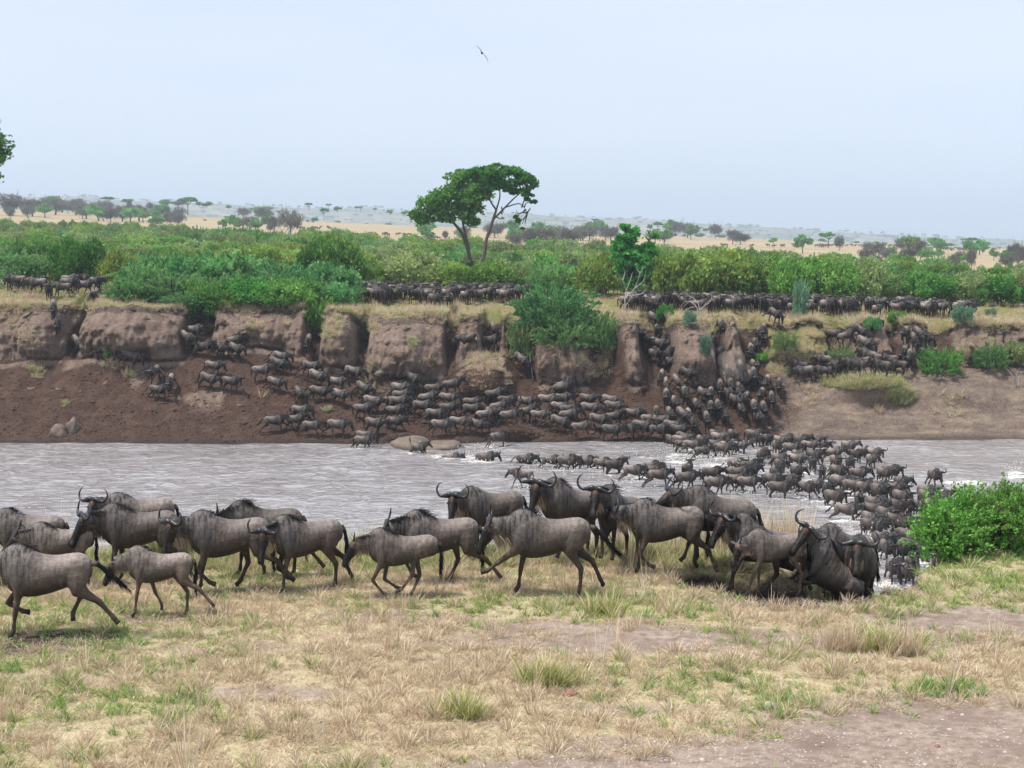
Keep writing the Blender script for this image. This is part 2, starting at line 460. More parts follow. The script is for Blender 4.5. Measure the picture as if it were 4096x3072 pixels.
# ---- near bank with the climb-out pit
PIT = [(3.3, 23.6, 0.55, 0.35), (4.2, 23.3, 0.85, 0.80), (5.2, 23.3, 0.95, 1.15), (6.0, 23.9, 1.0, 1.35), (6.6, 25.2, 1.2, 1.9), (7.2, 27.0, 1.5, 3.0), (8.0, 29.5, 2.0, 4.8), (9.5, 33.5, 2.6, 7.0)]
def edge_Y(X):
    X = np.asarray(X, float)
    e = np.interp(X, [-30, -10, -6, -3, 0, 2.5, 4, 6.0, 7.5, 9, 12, 30], [25.0, 25.0, 25.2, 25.4, 25.6, 25.6, 25.4, 25.6, 26.4, 27.0, 27.5, 28])
    return e + 0.45 * vnoise(X * 0.6, 2.0, 0, 3)
def near_z(X, Y):
    X, Y = np.asarray(X, float), np.asarray(Y, float)
    z = 9.8 + 0.10 * vnoise(X * 0.35, Y * 0.35, 0, 3) + 0.035 * vnoise(X * 1.6, Y * 1.6, 4, 3)
    d = Y - edge_Y(X)
    drop = np.where(d > 0, 0.55 * d + 0.06 * d * d, 0.0)
    drop = np.minimum(drop, 3.2 + 0.75 * np.maximum(d - 4, 0))
    z = z - drop * sstep(-0.6, 0.9, d)
    z = z + 0.06 * sstep(6.3, 8.5, X) * sstep(22.6, 25.0, Y) * (1 - sstep(0, 4, d))    # raised shoulder under the bush
    k = np.zeros(np.broadcast(X, Y).shape)
    for x, y, r, dep in PIT:
        rr = np.sqrt((X - x) ** 2 + (Y - y) ** 2) / r + 0.16 * vnoise(X * 1.3, Y * 1.3, 7, 3)
        k = np.maximum(k, dep * (1 - sstep(0.55, 1.12, rr)))
    return np.maximum(z - k, -1.5)

def mat_near():
    t = NT('trampled_ground')
    p = t.pos()
    n1 = t.noise(p, 0.8, 6, 0.65); n2 = t.noise(p, 7.0, 6, 0.7); n3 = t.noise(t.mapping(p, (28, 9, 9)), 1.0, 4, 0.7)
    soil = t.mix(t.ramp(n2, 0.34, 0.68), (0.17, 0.128, 0.102), (0.38, 0.302, 0.248))
    soil = t.mix(t.ramp(n1, 0.46, 0.66), soil, (0.19, 0.138, 0.112))
    straw = t.mix(t.ramp(n3, 0.32, 0.66), (0.27, 0.21, 0.135), (0.53, 0.435, 0.295))
    straw = t.mix(t.ramp(n1, 0.42, 0.62, 0, 0.45), straw, (0.30, 0.29, 0.13))
    wob = t.math('MULTIPLY', t.math('SUBTRACT', n2, 0.5), 0.9)
    c = t.mix(t.ramp(t.math('ADD', t.attr('bare'), wob), 0.35, 0.65), straw, soil)
    c = t.mix(t.ramp(t.math('ADD', t.attr('mud'), wob), 0.3, 0.7), c, t.mix(t.ramp(n2, 0.4, 0.6), (0.038, 0.027, 0.022), (0.085, 0.062, 0.052)))  # trodden mud together with painted contact shade
    t.principled(c, 0.95, 0.15, t.bump(n2, 0.8, 0.05, t.bump(n3, 0.5, 0.02)))
    return t.m

def g_patch(px, py): 
    q = at_height(px, py, 9.8); return q.x, q.y
# patches of bare soil: centre px,row, radii m, strength
BARE = [(2650, 2560, 4.6, 0.95, 1.0), (2250, 2510, 2.0, 0.6, .85), (3950, 2480, 2.2, 0.95, 1.2), (3500, 2560, 3.0, 0.55, .9), (4000, 2950, 3.2, 1.9, 1.25), (3300, 3040, 3.4, 1.0, 1.1), (2600, 3000, 2.0, .6, .85), (2500, 3080, 3.4, .6, 1.0), (1600, 2480, 1.8, .45, .75), (600, 2540, 2.0, .55, .65),
        (1100, 2780, 2.0, .4, .75), (900, 2600, 1.8, .35, .65), (2450, 2830, 1.4, .35, .65), (3500, 2860, 1.7, .45, .6), (3600, 2760, 1.0, .35, .6), (1500, 3040, 1.5, .3, .6), (300, 2700, 1.4, .3, .55), (1900, 2640, 1.4, .3, .6), (3000, 2720, 1.5, .3, .5)]
MUD_SHADE = [(420, 2440, 1.6, .45, .5), (900, 2400, 1.4, .4, .45), (1350, 2390, 1.2, .35, .4), (1650, 2410, 1.0, .3, .45), (2650, 2330, 1.0, .3, .4), (220, 2560, 1.8, .75, .85), (640, 2480, 1.5, .6, .6), (60, 2600, 1.2, .6, .75), (1250, 2330, 1.2, .6, .35), (2950, 2400, 1.0, .5, .7), (3200, 2380, 1.4, .9, 1.3), (3450, 2340, 1.1, .9, 1.3), (3100, 2330, 1.2, .6, 1.0)]  # trampled mud, with contact shade under the running animals painted in
def patch_val(L, X, Y):
    v = np.zeros(np.broadcast(X, Y).shape)
    for px, py, rx, ry, s in L:
        x, y = g_patch(px, py)
        v = np.maximum(v, s * np.exp(-(((X - x) / rx) ** 2 + ((Y - y) / ry) ** 2)))
    return v
def pit_val(X, Y):
    k = np.zeros(np.broadcast(X, Y).shape)
    for x, y, r, dep in PIT:
        k = np.maximum(k, 1 - sstep(0.75, 1.2, np.sqrt((X - x) ** 2 + (Y - y) ** 2) / r))
    return k
def near_mesh(x0, x1, y0, y1, st):
    x = np.arange(x0, x1 + st / 2, st); y = np.arange(y0, y1 + st / 2, st)
    Yg, Xg = np.meshgrid(y, x, indexing='ij')
    Z = near_z(Xg, Yg)
    bare = patch_val(BARE, Xg, Yg) + 0.25 * vnoise(Xg * 0.9, Yg * 0.9, 1, 3)
    mud = np.maximum(patch_val(MUD_SHADE, Xg, Yg), pit_val(Xg, Yg) * 1.1) + 0.5 * sstep(2, 6, Yg - edge_Y(Xg))  # mask holds real mud and the painted contact shade
    return np.stack([Xg, Yg, Z], -1), bare, mud
G, bare, mud = near_mesh(-15, 15, 11, 40, 0.10)
near_mesh_data = mesh_np('near_ground', G.reshape(-1, 3), grid_faces(*G.shape[:2]), (mat_near(),), True, dict(bare=bare.ravel(), mud=mud.ravel()))
tag(link('near_ground', near_mesh_data), 'trampled near bank with dry grass and bare soil', None, None, 'structure')
# the rest of the near bank, coarser, around the part in view
def ring_ground():
    xs = np.concatenate([np.linspace(-90, -15, 40), np.linspace(-15, 15, 31)[1:-1], np.linspace(15, 90, 40)])
    ys = np.concatenate([np.linspace(-60, 11, 30), np.linspace(11, 40, 30)[1:-1], np.linspace(40, 46, 8)])
    Yg, Xg = np.meshgrid(ys, xs, indexing='ij')
    inside = (Xg > -14.9) & (Xg < 14.9) & (Yg > 11.1) & (Yg < 39.9)
    Z = near_z(Xg, Yg) - np.where(inside, 3.0, 0.02)
    return mesh_np('near_ground_beyond', np.stack([Xg, Yg, Z], -1).reshape(-1, 3), grid_faces(*Yg.shape), (near_mesh_data.materials[0],), True,
                   dict(bare=np.zeros(Yg.size), mud=np.zeros(Yg.size)))
tag(link('near_ground', ring_ground()), 'grassy near bank stretching away beside the crossing place', None, None, 'structure')

# ---- surfaces to set things down on
def bvh_of(*meshes):
    V, F, o = [], [], 0
    for me in meshes:
        n = len(me.vertices); co = np.empty(n * 3, np.float32); me.vertices.foreach_get('co', co)
        V += co.reshape(-1, 3).tolist()
        fl = np.empty(len(me.loops), np.int32); me.loops.foreach_get('vertex_index', fl)
        F += (fl.reshape(-1, 4) + o).tolist(); o += n
    return BVHTree.FromPolygons(V, F)
BVH_FAR = bvh_of(bank_mesh, plain_mesh)
def hit_far(px, py):
    h = BVH_FAR.ray_cast(Vector((0, 0, EYE_Z)), ray_dir(px, py).normalized(), 6000)
    return h[0], h[1]
def down_far(x, y):
    h = BVH_FAR.ray_cast(Vector((x, y, 300)), Vector((0, 0, -1)), 1000)
    return h[0], h[1]
def hit_near(px, py):
    d = ray_dir(px, py); z = 9.8
    for _ in range(12):
        q = at_height(px, py, z); z = float(near_z(q.x, q.y))
    return Vector((q.x, q.y, z))
# ================================================================== river
FOAM = []        # (x, y, radius, strength) filled by the waders, below
def mat_water():
    t = NT('muddy_river_water')
    p = t.pos()
    w0 = t.noise(t.mapping(p, (0.22, 0.42, 1.0)), 1.0, 2, 0.5, 0.8)
    w1 = t.noise(t.mapping(p, (0.55, 0.80, 1.0)), 1.0, 2, 0.5, 1.0); w2 = t.noise(t.mapping(p, (2.0, 3.0, 1.0)), 1.0, 3, 0.55, 1.0)
    ridge = t.math('SUBTRACT', 1.0, t.math('ABSOLUTE', t.math('MULTIPLY', t.math('SUBTRACT', w1, 0.5), 4.0)))
    n = t.bump(w2, 0.7, 0.065, t.bump(ridge, 0.7, 0.12, t.bump(w0, 0.5, 0.6)))
    mudc = t.mix(t.ramp(t.noise(p, 0.12, 4), 0.4, 0.6), (0.268, 0.256, 0.262), (0.335, 0.325, 0.336))
    # dark ripple lines of the reflection, painted into the water colour
    mudc = t.mix(t.ramp(ridge, 0.55, 0.98, 0.0, 0.42), mudc, (0.115, 0.082, 0.066))
    fo = t.attr('foam')
    fn = t.noise(t.mapping(p, (1.1, 1.9, 1.0)), 1.4, 6, 0.75, 0.8)
    k = t.ramp(t.math('ADD', fo, t.math('MULTIPLY', t.math('SUBTRACT', fn, 0.5), 2.0)), 0.64, 0.98)
    k = t.math('MINIMUM', k, 1.0); k = t.math('MAXIMUM', k, 0.0)
    c = t.mix(t.math('MULTIPLY', k, 0.88), mudc, (0.80, 0.78, 0.74))
    t.principled(c, t.ramp(k, 0, 1, 0.07, 0.7), 0.5, n, IOR=1.6)
    return t.m
M_WATER = mat_water()
def wave_z(X, Y):
    return 0.075 * vnoise(X * 0.30, Y * 0.62, 0, 2) + 0.05 * vnoise(X * 0.8, Y * 1.5, 5, 2)
def build_water():
    x = np.arange(-52, 52.01, 0.33); y = np.concatenate([np.arange(40, 56, 0.8), np.arange(56, 112.01, 0.28)])
    Yg, Xg = np.meshgrid(y, x, indexing='ij')
    foam = np.zeros(Xg.shape)
    for fx, fy, fr, fs in FOAM:
        i0, i1 = np.searchsorted(y, [fy - 2.2 * fr, fy + 2.2 * fr]); j0, j1 = np.searchsorted(x, [fx - 3 * fr, fx + 3 * fr])
        dx, dy = Xg[i0:i1, j0:j1] - fx, Yg[i0:i1, j0:j1] - fy
        foam[i0:i1, j0:j1] = np.maximum(foam[i0:i1, j0:j1], fs * np.exp(-(dx / (1.4 * fr)) ** 2 - (dy / fr) ** 2))
    Z = wave_z(Xg, Yg) + 0.06 * foam * vnoise(Xg * 2.2, Yg * 2.2, 3, 2)
    me = mesh_np('river', np.stack([Xg, Yg, Z], -1).reshape(-1, 3), grid_faces(*Yg.shape), (M_WATER,), True, dict(foam=foam.ravel()))
    tag(link('river', me), 'wide muddy brown river with ripples reflecting the pale sky', None, None, 'structure')
def outer_water():
    V = []; F = []
    for x0, x1 in ((-420, -51.9), (51.9, 420)):
        k = len(V); V += [(x0, 38, -0.03), (x1, 38, -0.03), (x1, 116, -0.03), (x0, 116, -0.03)]; F.append((k, k + 1, k + 2, k + 3))
    tag(link('river', mesh_np('river_beyond', V, np.array(F), (M_WATER,), True, dict(foam=np.zeros(8)))), 'muddy river reaches running on beyond the crossing', None, None, 'structure')
# ================================================================== wildebeest
def mat_coat():
    t = NT('wildebeest_coat')
    c = t.attr('coat', 'Color')
    rest = t.attr('rest', 'Vector')
    rnd = t.rnd()
    # dark brindle stripes down neck and shoulder
    st = t.noise(t.mapping(rest, (17, 9, 1.4)), 1.0, 3, 0.6, 0.6)
    stripe = t.ramp(st, 0.47, 0.57)
    stripe = t.math('MULTIPLY', stripe, t.attr('brindle'))
    c = t.mix(t.math('MULTIPLY', stripe, 0.92), c, (0.012, 0.0105, 0.0105))
    # mottled, rubbed and muddy patches
    big = t.noise(rest, 4.5, 4, 0.6)
    mus = t.noise(t.mapping(rest, (5.5, 3, 2.2)), 1.0, 2, 0.5)
    c = t.mix(t.ramp(big, 0.42, 0.72, 0.0, 0.35), c, t.mix(0.5, c, (0.10, 0.065, 0.045)))
    spl = t.noise(t.mapping(rest, (9, 9, 6)), 1.0, 5, 0.65)
    c = t.mix(t.ramp(spl, 0.50, 0.68, 0.0, 0.55), c, t.mix(0.75, c, (0.028, 0.020, 0.016)))
    c = t.mix(t.ramp(spl, 0.30, 0.44, 0.30, 0.0), c, t.mix(0.5, c, (0.40, 0.34, 0.30)))
    fur = t.noise(t.mapping(rest, (14, 30, 60)), 1.0, 4, 0.7)
    c = t.mix(1.0, c, t.mix(t.ramp(fur, 0.3, 0.7), (0.62, 0.62, 0.62), (1.32, 1.32, 1.32)), 'MULTIPLY')
    br = t.ramp(rnd, 0, 1, 0.78, 1.22)
    comb = t.new('CombineColor'); t.put(comb.inputs[0], br); t.put(comb.inputs[1], br); t.put(comb.inputs[2], br)
    c = t.mix(1.0, c, comb.outputs[0], 'MULTIPLY')
    n = t.bump(fur, 0.5, 0.012, t.bump(big, 0.45, 0.05, t.bump(mus, 0.6, 0.09)))
    t.principled(c, t.ramp(fur, 0.2, 0.8, 0.46, 0.62), 0.28, n)
    return t.m

def mat_flat(name, col, rough=0.6, spec=0.3, vary=0.3, scale=12):
    t = NT(name)
    n = t.noise(t.obj(), scale, 4)
    c = t.mix(t.ramp(n, 0.3, 0.7), tuple(x * (1 - vary) for x in col), tuple(x * (1 + vary) for x in col))
    t.principled(c, rough, spec, t.bump(n, 0.25, 0.01))
    return t.m

def mat_hair(name):
    t = NT(name)
    t.principled(t.attr('coat', 'Color'), 0.6, 0.2)
    return t.m

M_COAT = mat_coat()
M_HORN = mat_flat('horn_keratin', (0.016, 0.0155, 0.018), 0.35, 0.45, 0.5, 30)
M_HAIR = mat_hair('long_hair')
M_EYE = mat_flat('eye', (0.006, 0.005, 0.005), 0.12, 0.6, 0.1)

class Shell:
    """collects tubes with a coat colour and rest position per vertex"""
    def __init__(self):
        self.v, self.f, self.c, self.r, self.b = [], [], [], [], []
        self.n = 0
    def tube(self, rings, cols, rests, brin, cap=True):
        """rings: list of (m,3); cols (3,) per vertex arrays"""
        m = len(rings[0]); k = len(rings)
        for i in range(k):
            self.v.append(rings[i]); self.c.append(cols[i]); self.r.append(rests[i]); self.b.append(brin[i])
        idx = self.n + np.arange(k * m).reshape(k, m)
        a, b = idx[:-1], idx[1:]
        q = np.stack([a, np.roll(a, -1, 1), np.roll(b, -1, 1), b], -1).reshape(-1, 4)
        self.f.append(q)
        self.n += k * m
        if cap:
            for ii, fl in ((0, True), (k - 1, False)):
                cv = rings[ii].mean(0)
                self.v.append(cv[None]); self.c.append(cols[ii].mean(0)[None]); self.r.append(rests[ii].mean(0)[None]); self.b.append(np.array([brin[ii].mean()]))
                ring = idx[ii]; nx = np.roll(ring, -1)
                ce = np.full(m, self.n)
                t = np.stack([nx, ring, ce, ce], -1) if fl else np.stack([ring, nx, ce, ce], -1)
                self.f.append(t); self.n += 1
    def arrays(self):
        q = np.concatenate(self.f)
        tri = q[:, 2] == q[:, 3]
        return np.concatenate(self.v), [q[~tri], q[tri][:, :3]], np.concatenate(self.c), np.concatenate(self.r), np.concatenate(self.b)

def unit(v):
    v = np.asarray(v, float)
    return v / (np.linalg.norm(v) + 1e-9)

def catmull(P, n):
    P = np.asarray(P, float)
    Q = np.vstack([2 * P[0] - P[1], P, 2 * P[-1] - P[-2]])
    out = []
    segs = len(P) - 1
    for i in range(segs):
        p0, p1, p2, p3 = Q[i:i + 4]
        for t in np.linspace(0, 1, n, endpoint=False):
            out.append(0.5 * (2 * p1 + (p2 - p0) * t + (2 * p0 - 5 * p1 + 4 * p2 - p3) * t * t + (3 * p1 - p0 - 3 * p2 + p3) * t ** 3))
    out.append(P[-1])
    return np.array(out)

# coat colours, with top light and belly shade painted in
GREY = np.array((0.140, 0.112, 0.098)); TOPLIT_PALE = np.array((0.385, 0.318, 0.282)); SLATE = np.array((0.150, 0.134, 0.130))
BELLY_SHADE = np.array((0.030, 0.021, 0.017)); BLACK = np.array((0.0055, 0.005, 0.0055)); RUFOUS = np.array((0.105, 0.045, 0.025))
TAN = np.array((0.30, 0.215, 0.155)); LEGB = np.array((0.070, 0.044, 0.032)); HOOF = np.array((0.022, 0.019, 0.018)); BUFF = np.array((0.46, 0.36, 0.26))

STAND = dict(fl=(-14, 4, 0, 30), fr=(-14, 4, 0, 30), hl=(26, -34, 4, 30), hr=(26, -34, 4, 30))
# leg poses: angles from straight down, + is forward, per bone
FL = {'stand': (-14, 4, 0, 30), 'fwd': (6, 28, 20, 50), 'reach': (28, 58, 56, 78), 'back': (-34, -18, -30, 0), 'fold': (4, 44, -62, -80),
      'lift': (-6, 26, -46, -70), 'tuck': (10, 40, -30, -62), 'plant': (-4, 14, 8, 34), 'kneel': (16, 62, -78, -96), 'push': (-30, -30, -16, 8), 'gather': (4, 30, -42, -60),
      'gather2': (-20, 12, -58, -78)}
HL = {'stand': (26, -34, 4, 30), 'fwd': (52, -14, 26, 48), 'reach': (62, 4, 42, 66), 'back': (4, -58, -26, -30), 'push': (-6, -62, -44, -40), 'lift': (34, -56, 8, -34),
      'tuck': (50, -52, 30, 0), 'under': (62, -8, 44, 52), 'crouch': (74, -52, 34, 58), 'kick': (2, -70, -50, -76)}

def build_beast(name, pose, seg=14, voxel=0.017, calf=0.0, hi=True, tone=1.0, seed=0, extra_hair=True):
    """returns dict of meshes: body, horns, mane, beard, tail; local frame +X forward, hooves at z=0"""
    rng = np.random.default_rng(seed)
    S = Shell()
    ang = np.linspace(0, 2 * math.pi, seg, endpoint=False)
    ca, sa = np.cos(ang), np.sin(ang)
    pitch = R(pose.get('pitch', 0.0))            # whole trunk, nose up +
    cp, sp = math.cos(pitch), math.sin(pitch)
    piv = np.array((-0.55, 0, 0.98))
    bend = pose.get('bend', 0.0)                 # lateral curve of the spine
    def trunk(p):                                # rest -> posed trunk point
        p = np.asarray(p, float)
        x, y, z = p[..., 0], p[..., 1], p[..., 2]
        if bend:
            y = y + bend * np.where(x > 0, x * x, 0.3 * x * x)
        dx, dz = x - piv[0], z - piv[2]
        return np.stack([piv[0] + cp * dx - sp * dz, y, piv[2] + sp * dx + cp * dz], -1)
    legk = 1.0 + 0.10 * calf
    thin = 1.0 - 0.22 * calf
    # ---- trunk
    ST = np.array([  # x, top, bottom, halfwidth
        (-0.790, 1.060, 0.900, 0.060), (-0.765, 1.125, 0.830, 0.115), (-0.69, 1.188, 0.780, 0.165), (-0.57, 1.228, 0.750, 0.192),
        (-0.40, 1.218, 0.705, 0.202), (-0.20, 1.198, 0.640, 0.232), (0.00, 1.212, 0.590, 0.250), (0.18, 1.270, 0.560, 0.244),
        (0.33, 1.350, 0.555, 0.222), (0.44, 1.388, 0.575, 0.200), (0.54, 1.375, 0.620, 0.172), (0.64, 1.325, 0.700, 0.140), (0.70, 1.28, 0.78, 0.10)])
    ST = catmull(ST, 3 if hi else 1)
    mid = 0.96
    rings, cols, rests, brs = [], [], [], []
    for x, top, bot, hw in ST:
        zc = (top + bot) / 2; hh = (top - bot) / 2
        hh2 = hh * (1 - 0.10 * calf); zc = zc + hh * 0.06 * calf
        y = hw * thin * np.sign(ca) * np.abs(ca) ** 0.90 * (1 - 0.16 * np.maximum(sa, 0) ** 2)
        z = zc + hh2 * np.sign(sa) * np.abs(sa) ** 0.95
        rest = np.stack([np.full(seg, x), y, z], -1)
        rings.append(trunk(rest)); rests.append(rest)
        t = (z - bot) / (top - bot)
        front = sstep(-0.05, 0.45, x)
        c = GREY[None] * (1 - front) + SLATE[None] * front
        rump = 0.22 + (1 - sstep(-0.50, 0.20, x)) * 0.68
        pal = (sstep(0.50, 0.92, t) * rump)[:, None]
        c = c * (1 - pal) + TOPLIT_PALE[None] * pal  # pale rump, plus top light painted along the back
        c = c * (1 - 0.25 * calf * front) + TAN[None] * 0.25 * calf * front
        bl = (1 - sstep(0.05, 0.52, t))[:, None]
        c = c * (1 - bl * 0.86) + BELLY_SHADE[None] * bl * 0.86  # shade of the underside painted into the coat
        if not hi: c = c * (1 - 0.50 * front)
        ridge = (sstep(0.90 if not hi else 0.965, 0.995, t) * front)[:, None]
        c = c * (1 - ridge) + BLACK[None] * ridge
        cols.append(c * tone)
        brs.append(sstep(-0.05, 0.30, x) * sstep(0.15, 0.5, t) * (1 - 0.5 * calf))
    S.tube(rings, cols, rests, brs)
    # ---- neck
    ne, ny = R(pose.get('neck', 8)), R(pose.get('neck_yaw', 0))
    nlen = 0.46 * (1 - 0.05 * calf)
    n0 = np.array((0.46, 0, 1.04))
    nd = np.array((math.cos(ny) * math.cos(ne), math.sin(ny) * math.cos(ne), math.sin(ne)))
    n1 = n0 + np.array((0.20, 0, 0.03))
    n2 = np.array((0.57, 0, 1.11)) + nd * nlen
    nk = 9 if hi else 4
    rings, cols, rests, brs = [], [], [], []
    crest, throat = [], []
    for i, t in enumerate(np.linspace(0, 1, nk)):
        c0 = (1 - t) ** 2 * n0 + 2 * t * (1 - t) * n1 + t * t * n2
        tan = unit(2 * (1 - t) * (n1 - n0) + 2 * t * (n2 - n1))
        side = unit(np.cross((0, 0, 1), tan)); up = np.cross(tan, side)
        hh = 0.275 * (1 - t) ** 1.1 + 0.150 * (1 - (1 - t) ** 1.1); hw = 0.165 * (1 - t) + 0.090 * t
        hw *= thin
        cc = c0 - up * 0.01 * t
        p = cc[None] + side[None] * (hw * ca * (1 - 0.15 * np.maximum(sa, 0)))[:, None] + up[None] * (hh * sa)[:, None]
        rest = np.stack([np.full(seg, 0.5 + 0.55 * t), hw * ca, 1.05 + hh * sa], -1)
        rings.append(trunk(p)); rests.append(rest)
        c = SLATE[None] * np.ones((seg, 1)) * (1 - 0.2 * calf) * (1 if hi else 0.45) + TAN * 0.2 * calf
        low = sstep(0.25, 0.9, -sa)[:, None]
        c = c * (1 - low * 0.45) + (BUFF * 0.6)[None] * low * 0.45
        dk = sstep(0.93, 0.99, sa)[:, None]
        c = c * (1 - dk) + BLACK * dk
        cols.append(c * tone); brs.append(np.full(seg, 1.0 - 0.5 * calf) * (1 - 0.6 * sstep(0.2, 0.9, -sa)))
        crest.append((trunk(cc + up * hh * 0.96), trunk(cc + up) - trunk(cc), trunk(cc + side) - trunk(cc)))
        throat.append((trunk(cc - up * hh * 0.92), trunk(cc + side) - trunk(cc), hw))
    S.tube(rings, cols, rests, brs)
    poll = n2
    # ---- head
    hp, hy = R(pose.get('head', 58)), R(pose.get('head_yaw', 0) + pose.get('neck_yaw', 0) * 0.6)
    ax = np.array((math.cos(hy) * math.cos(hp), math.sin(hy) * math.cos(hp), -math.sin(hp)))
    roll = R(pose.get('head_roll', 0))
    hs = unit(np.cross((0, 0, 1), ax)); hu = np.cross(ax, hs)
    hs, hu = hs * math.cos(roll) + hu * math.sin(roll), hu * math.cos(roll) - hs * math.sin(roll)
    hk = 1 - 0.08 * calf
    HD = np.array([  # s, top, bottom, halfwidth
        (-0.085, 0.035, -0.045, 0.045), (-0.06, 0.080, -0.090, 0.078), (0.00, 0.108, -0.120, 0.096), (0.07, 0.115, -0.140, 0.104), (0.15, 0.108, -0.145, 0.104),
        (0.22, 0.098, -0.128, 0.088), (0.30, 0.088, -0.100, 0.070), (0.38, 0.080, -0.080, 0.061), (0.45, 0.074, -0.076, 0.067), (0.505, 0.062, -0.076, 0.074),
        (0.54, 0.040, -0.066, 0.064), (0.556, 0.008, -0.040, 0.036)])
    if hi: HD = catmull(HD, 2)
    rings, cols, rests, brs = [], [], [], []
    for s, top, bot, hw in HD:
        zc = (top + bot) / 2; hh = (top - bot) / 2
        yy = hw * np.sign(ca) * np.abs(ca) ** 0.85 * (1 - 0.12 * np.maximum(-sa, 0)); zz = zc + hh * sa
        p = poll[None] + (ax * s * hk)[None] + hs[None] * yy[:, None] * hk + hu[None] * zz[:, None] * hk
        rings.append(trunk(p))
        rests.append(np.stack([np.full(seg, 1.2 + s), yy, 0.5 + zz], -1))
        upv = sstep(-0.2, 0.5, sa)
        cheek = SLATE * 0.75 + BUFF * 0.22
        c = np.ones((seg, 1)) * cheek[None]
        fr = (upv * (1 - sstep(0.06, 0.13, s)) * sstep(-0.08, 0.0, s))[:, None]
        fore = RUFOUS * (1 - 0.5 * calf) + TAN * (0.45 * calf) if pose.get('fore', 1) else SLATE * 0.5
        c = c * (1 - fr) + fore[None] * fr
        blz = (sstep(0.03, 0.10, s + 0.16 * sstep(0.35, 0.95, np.abs(ca)) * 0 ) * sstep(-0.75, -0.25, sa + 0.9 * sstep(0.14, 0.30, s)))[:, None]
        c = c * (1 - blz) + BLACK[None] * blz
        cols.append(c * tone); brs.append(np.zeros(seg))
    S.tube(rings, cols, rests, brs)
    # brow ridges
    # ---- legs
    def leg(side_y, hip, bones, angs, radii, front):
        """bones: lengths; angs deg; radii: list (fore-aft, lateral) at each joint + mid points"""
        P = [np.array(hip, float)]
        for L, a in zip(bones, angs):
            a = R(a)
            P.append(P[-1] + np.array((math.sin(a) * L, 0, -math.cos(a) * L)))
        P = np.array(P)
        return P
    lowest = 1e9
    legs = []
    for key, sy in (('fl', 1), ('fr', -1), ('hl', 1), ('hr', -1)):
        front = key[0] == 'f'
        angs = pose.get(key, 'stand')
        if isinstance(angs, str): angs = (FL if front else HL)[angs]
        if front:
            hip = trunk(np.array((0.43, sy * 0.150 * thin, 1.02)))
            bones = (0.33, 0.35 * legk, 0.285 * legk, 0.13)
            # fore-aft, lateral radius at: joints and in between
            prof = [(-0.45, .06, .04), (-0.2, .135, .075), (0.15, .160, .092), (0.55, .140, .095), (1.0, .100, .078), (1.4, .064, .050), (1.9, .044, .040), (2.0, .047, .043), (2.12, .042, .038), (2.5, .029, .026), (2.9, .036, .033), (3.0, .040, .037), (3.5, .034, .034), (3.85, .045, .042), (4.0, .046, .040)]
        else:
            hip = trunk(np.array((-0.56, sy * 0.120 * thin, 1.02)))
            bones = (0.35, 0.37 * legk, 0.345 * legk, 0.13)
            prof = [(-0.35, .07, .05), (-0.1, .165, .085), (0.3, .205, .110), (0.65, .190, .118), (1.0, .140, .100), (1.4, .082, .060), (1.85, .050, .040), (2.0, .052, .042), (2.12, .046, .038), (2.5, .034, .030), (2.9, .038, .034), (3.0, .042, .038), (3.5, .035, .034), (3.85, .046, .042), (4.0, .046, .040)]
        a2 = [a + math.degrees(pitch) * (0.0 if i else 0.6) for i, a in enumerate(angs)]
        P = leg(sy, hip, bones, a2, None, front)
        splay = pose.get('splay', 0.0)
        for i in range(5):
            P[i, 1] += sy * (0.012 * i * (1 if front else 0.6)) * 0 + sy * splay * max(0, i - 1)
        if front: P[2:, 1] -= sy * 0.025
        # sample along joints with smoothing
        js = np.array([q[0] for q in prof])
        pts = np.array([P[max(0, min(int(s), 3))] + (P[max(0, min(int(s), 3)) + 1] - P[max(0, min(int(s), 3))]) * (s - max(0, min(int(s), 3))) for s in js])
        rings, cols, rests, brs = [], [], [], []
        ls = max(8, seg - 4) if seg > 8 else 5
        la = np.linspace(0, 2 * math.pi, ls, endpoint=False)
        for i, (s, rf, rl) in enumerate(prof):
            tan = unit(pts[min(i + 1, len(pts) - 1)] - pts[max(i - 1, 0)])
            if i == len(pts) - 1: tan = unit(pts[-1] - pts[-2])
            lat = np.array((0, 1.0, 0)); fa = unit(np.cross(lat, tan))
            k = thin if s < 1.5 else 1.12 * (1 - 0.12 * calf)
            if not hi and s > 1.3: k *= 1.15
            ring = pts[i][None] + lat[None] * (rl * k * np.cos(la))[:, None] + fa[None] * (rf * k * np.sin(la))[:, None]
            rings.append(ring)
            rests.append(ring * np.array((1, 1, 1)) + np.array((0.2 * sy, 0, 0)))
            if s < 1: c = (SLATE * 0.95 if front else GREY * (1.25 - 0.35 * max(s, 0)))
            elif s < 1.6: c = LEGB * 0.6 + GREY * 0.45
            elif s < 3.4: c = LEGB
            else: c = HOOF
            if calf and s < 3.4: c = c * 0.75 + TAN * 0.22
            inner = (0.5 - 0.5 * np.cos(la) * sy)[:, None]   # inner side darker
            cc = c[None] * (1 - 0.35 * inner * (1 if s < 2 else 0))
            cols.append(cc * tone); brs.append(np.full(ls, 0.45 if front and s < 1 else 0.0))
        S.tube(rings, cols, rests, brs)
        lowest = min(lowest, pts[:, 2].min() - 0.02)
    v, f, c, r, b = S.arrays()
    shift = np.array((0, 0, -lowest if pose.get('ground', True) else 0.0))
    out = {}
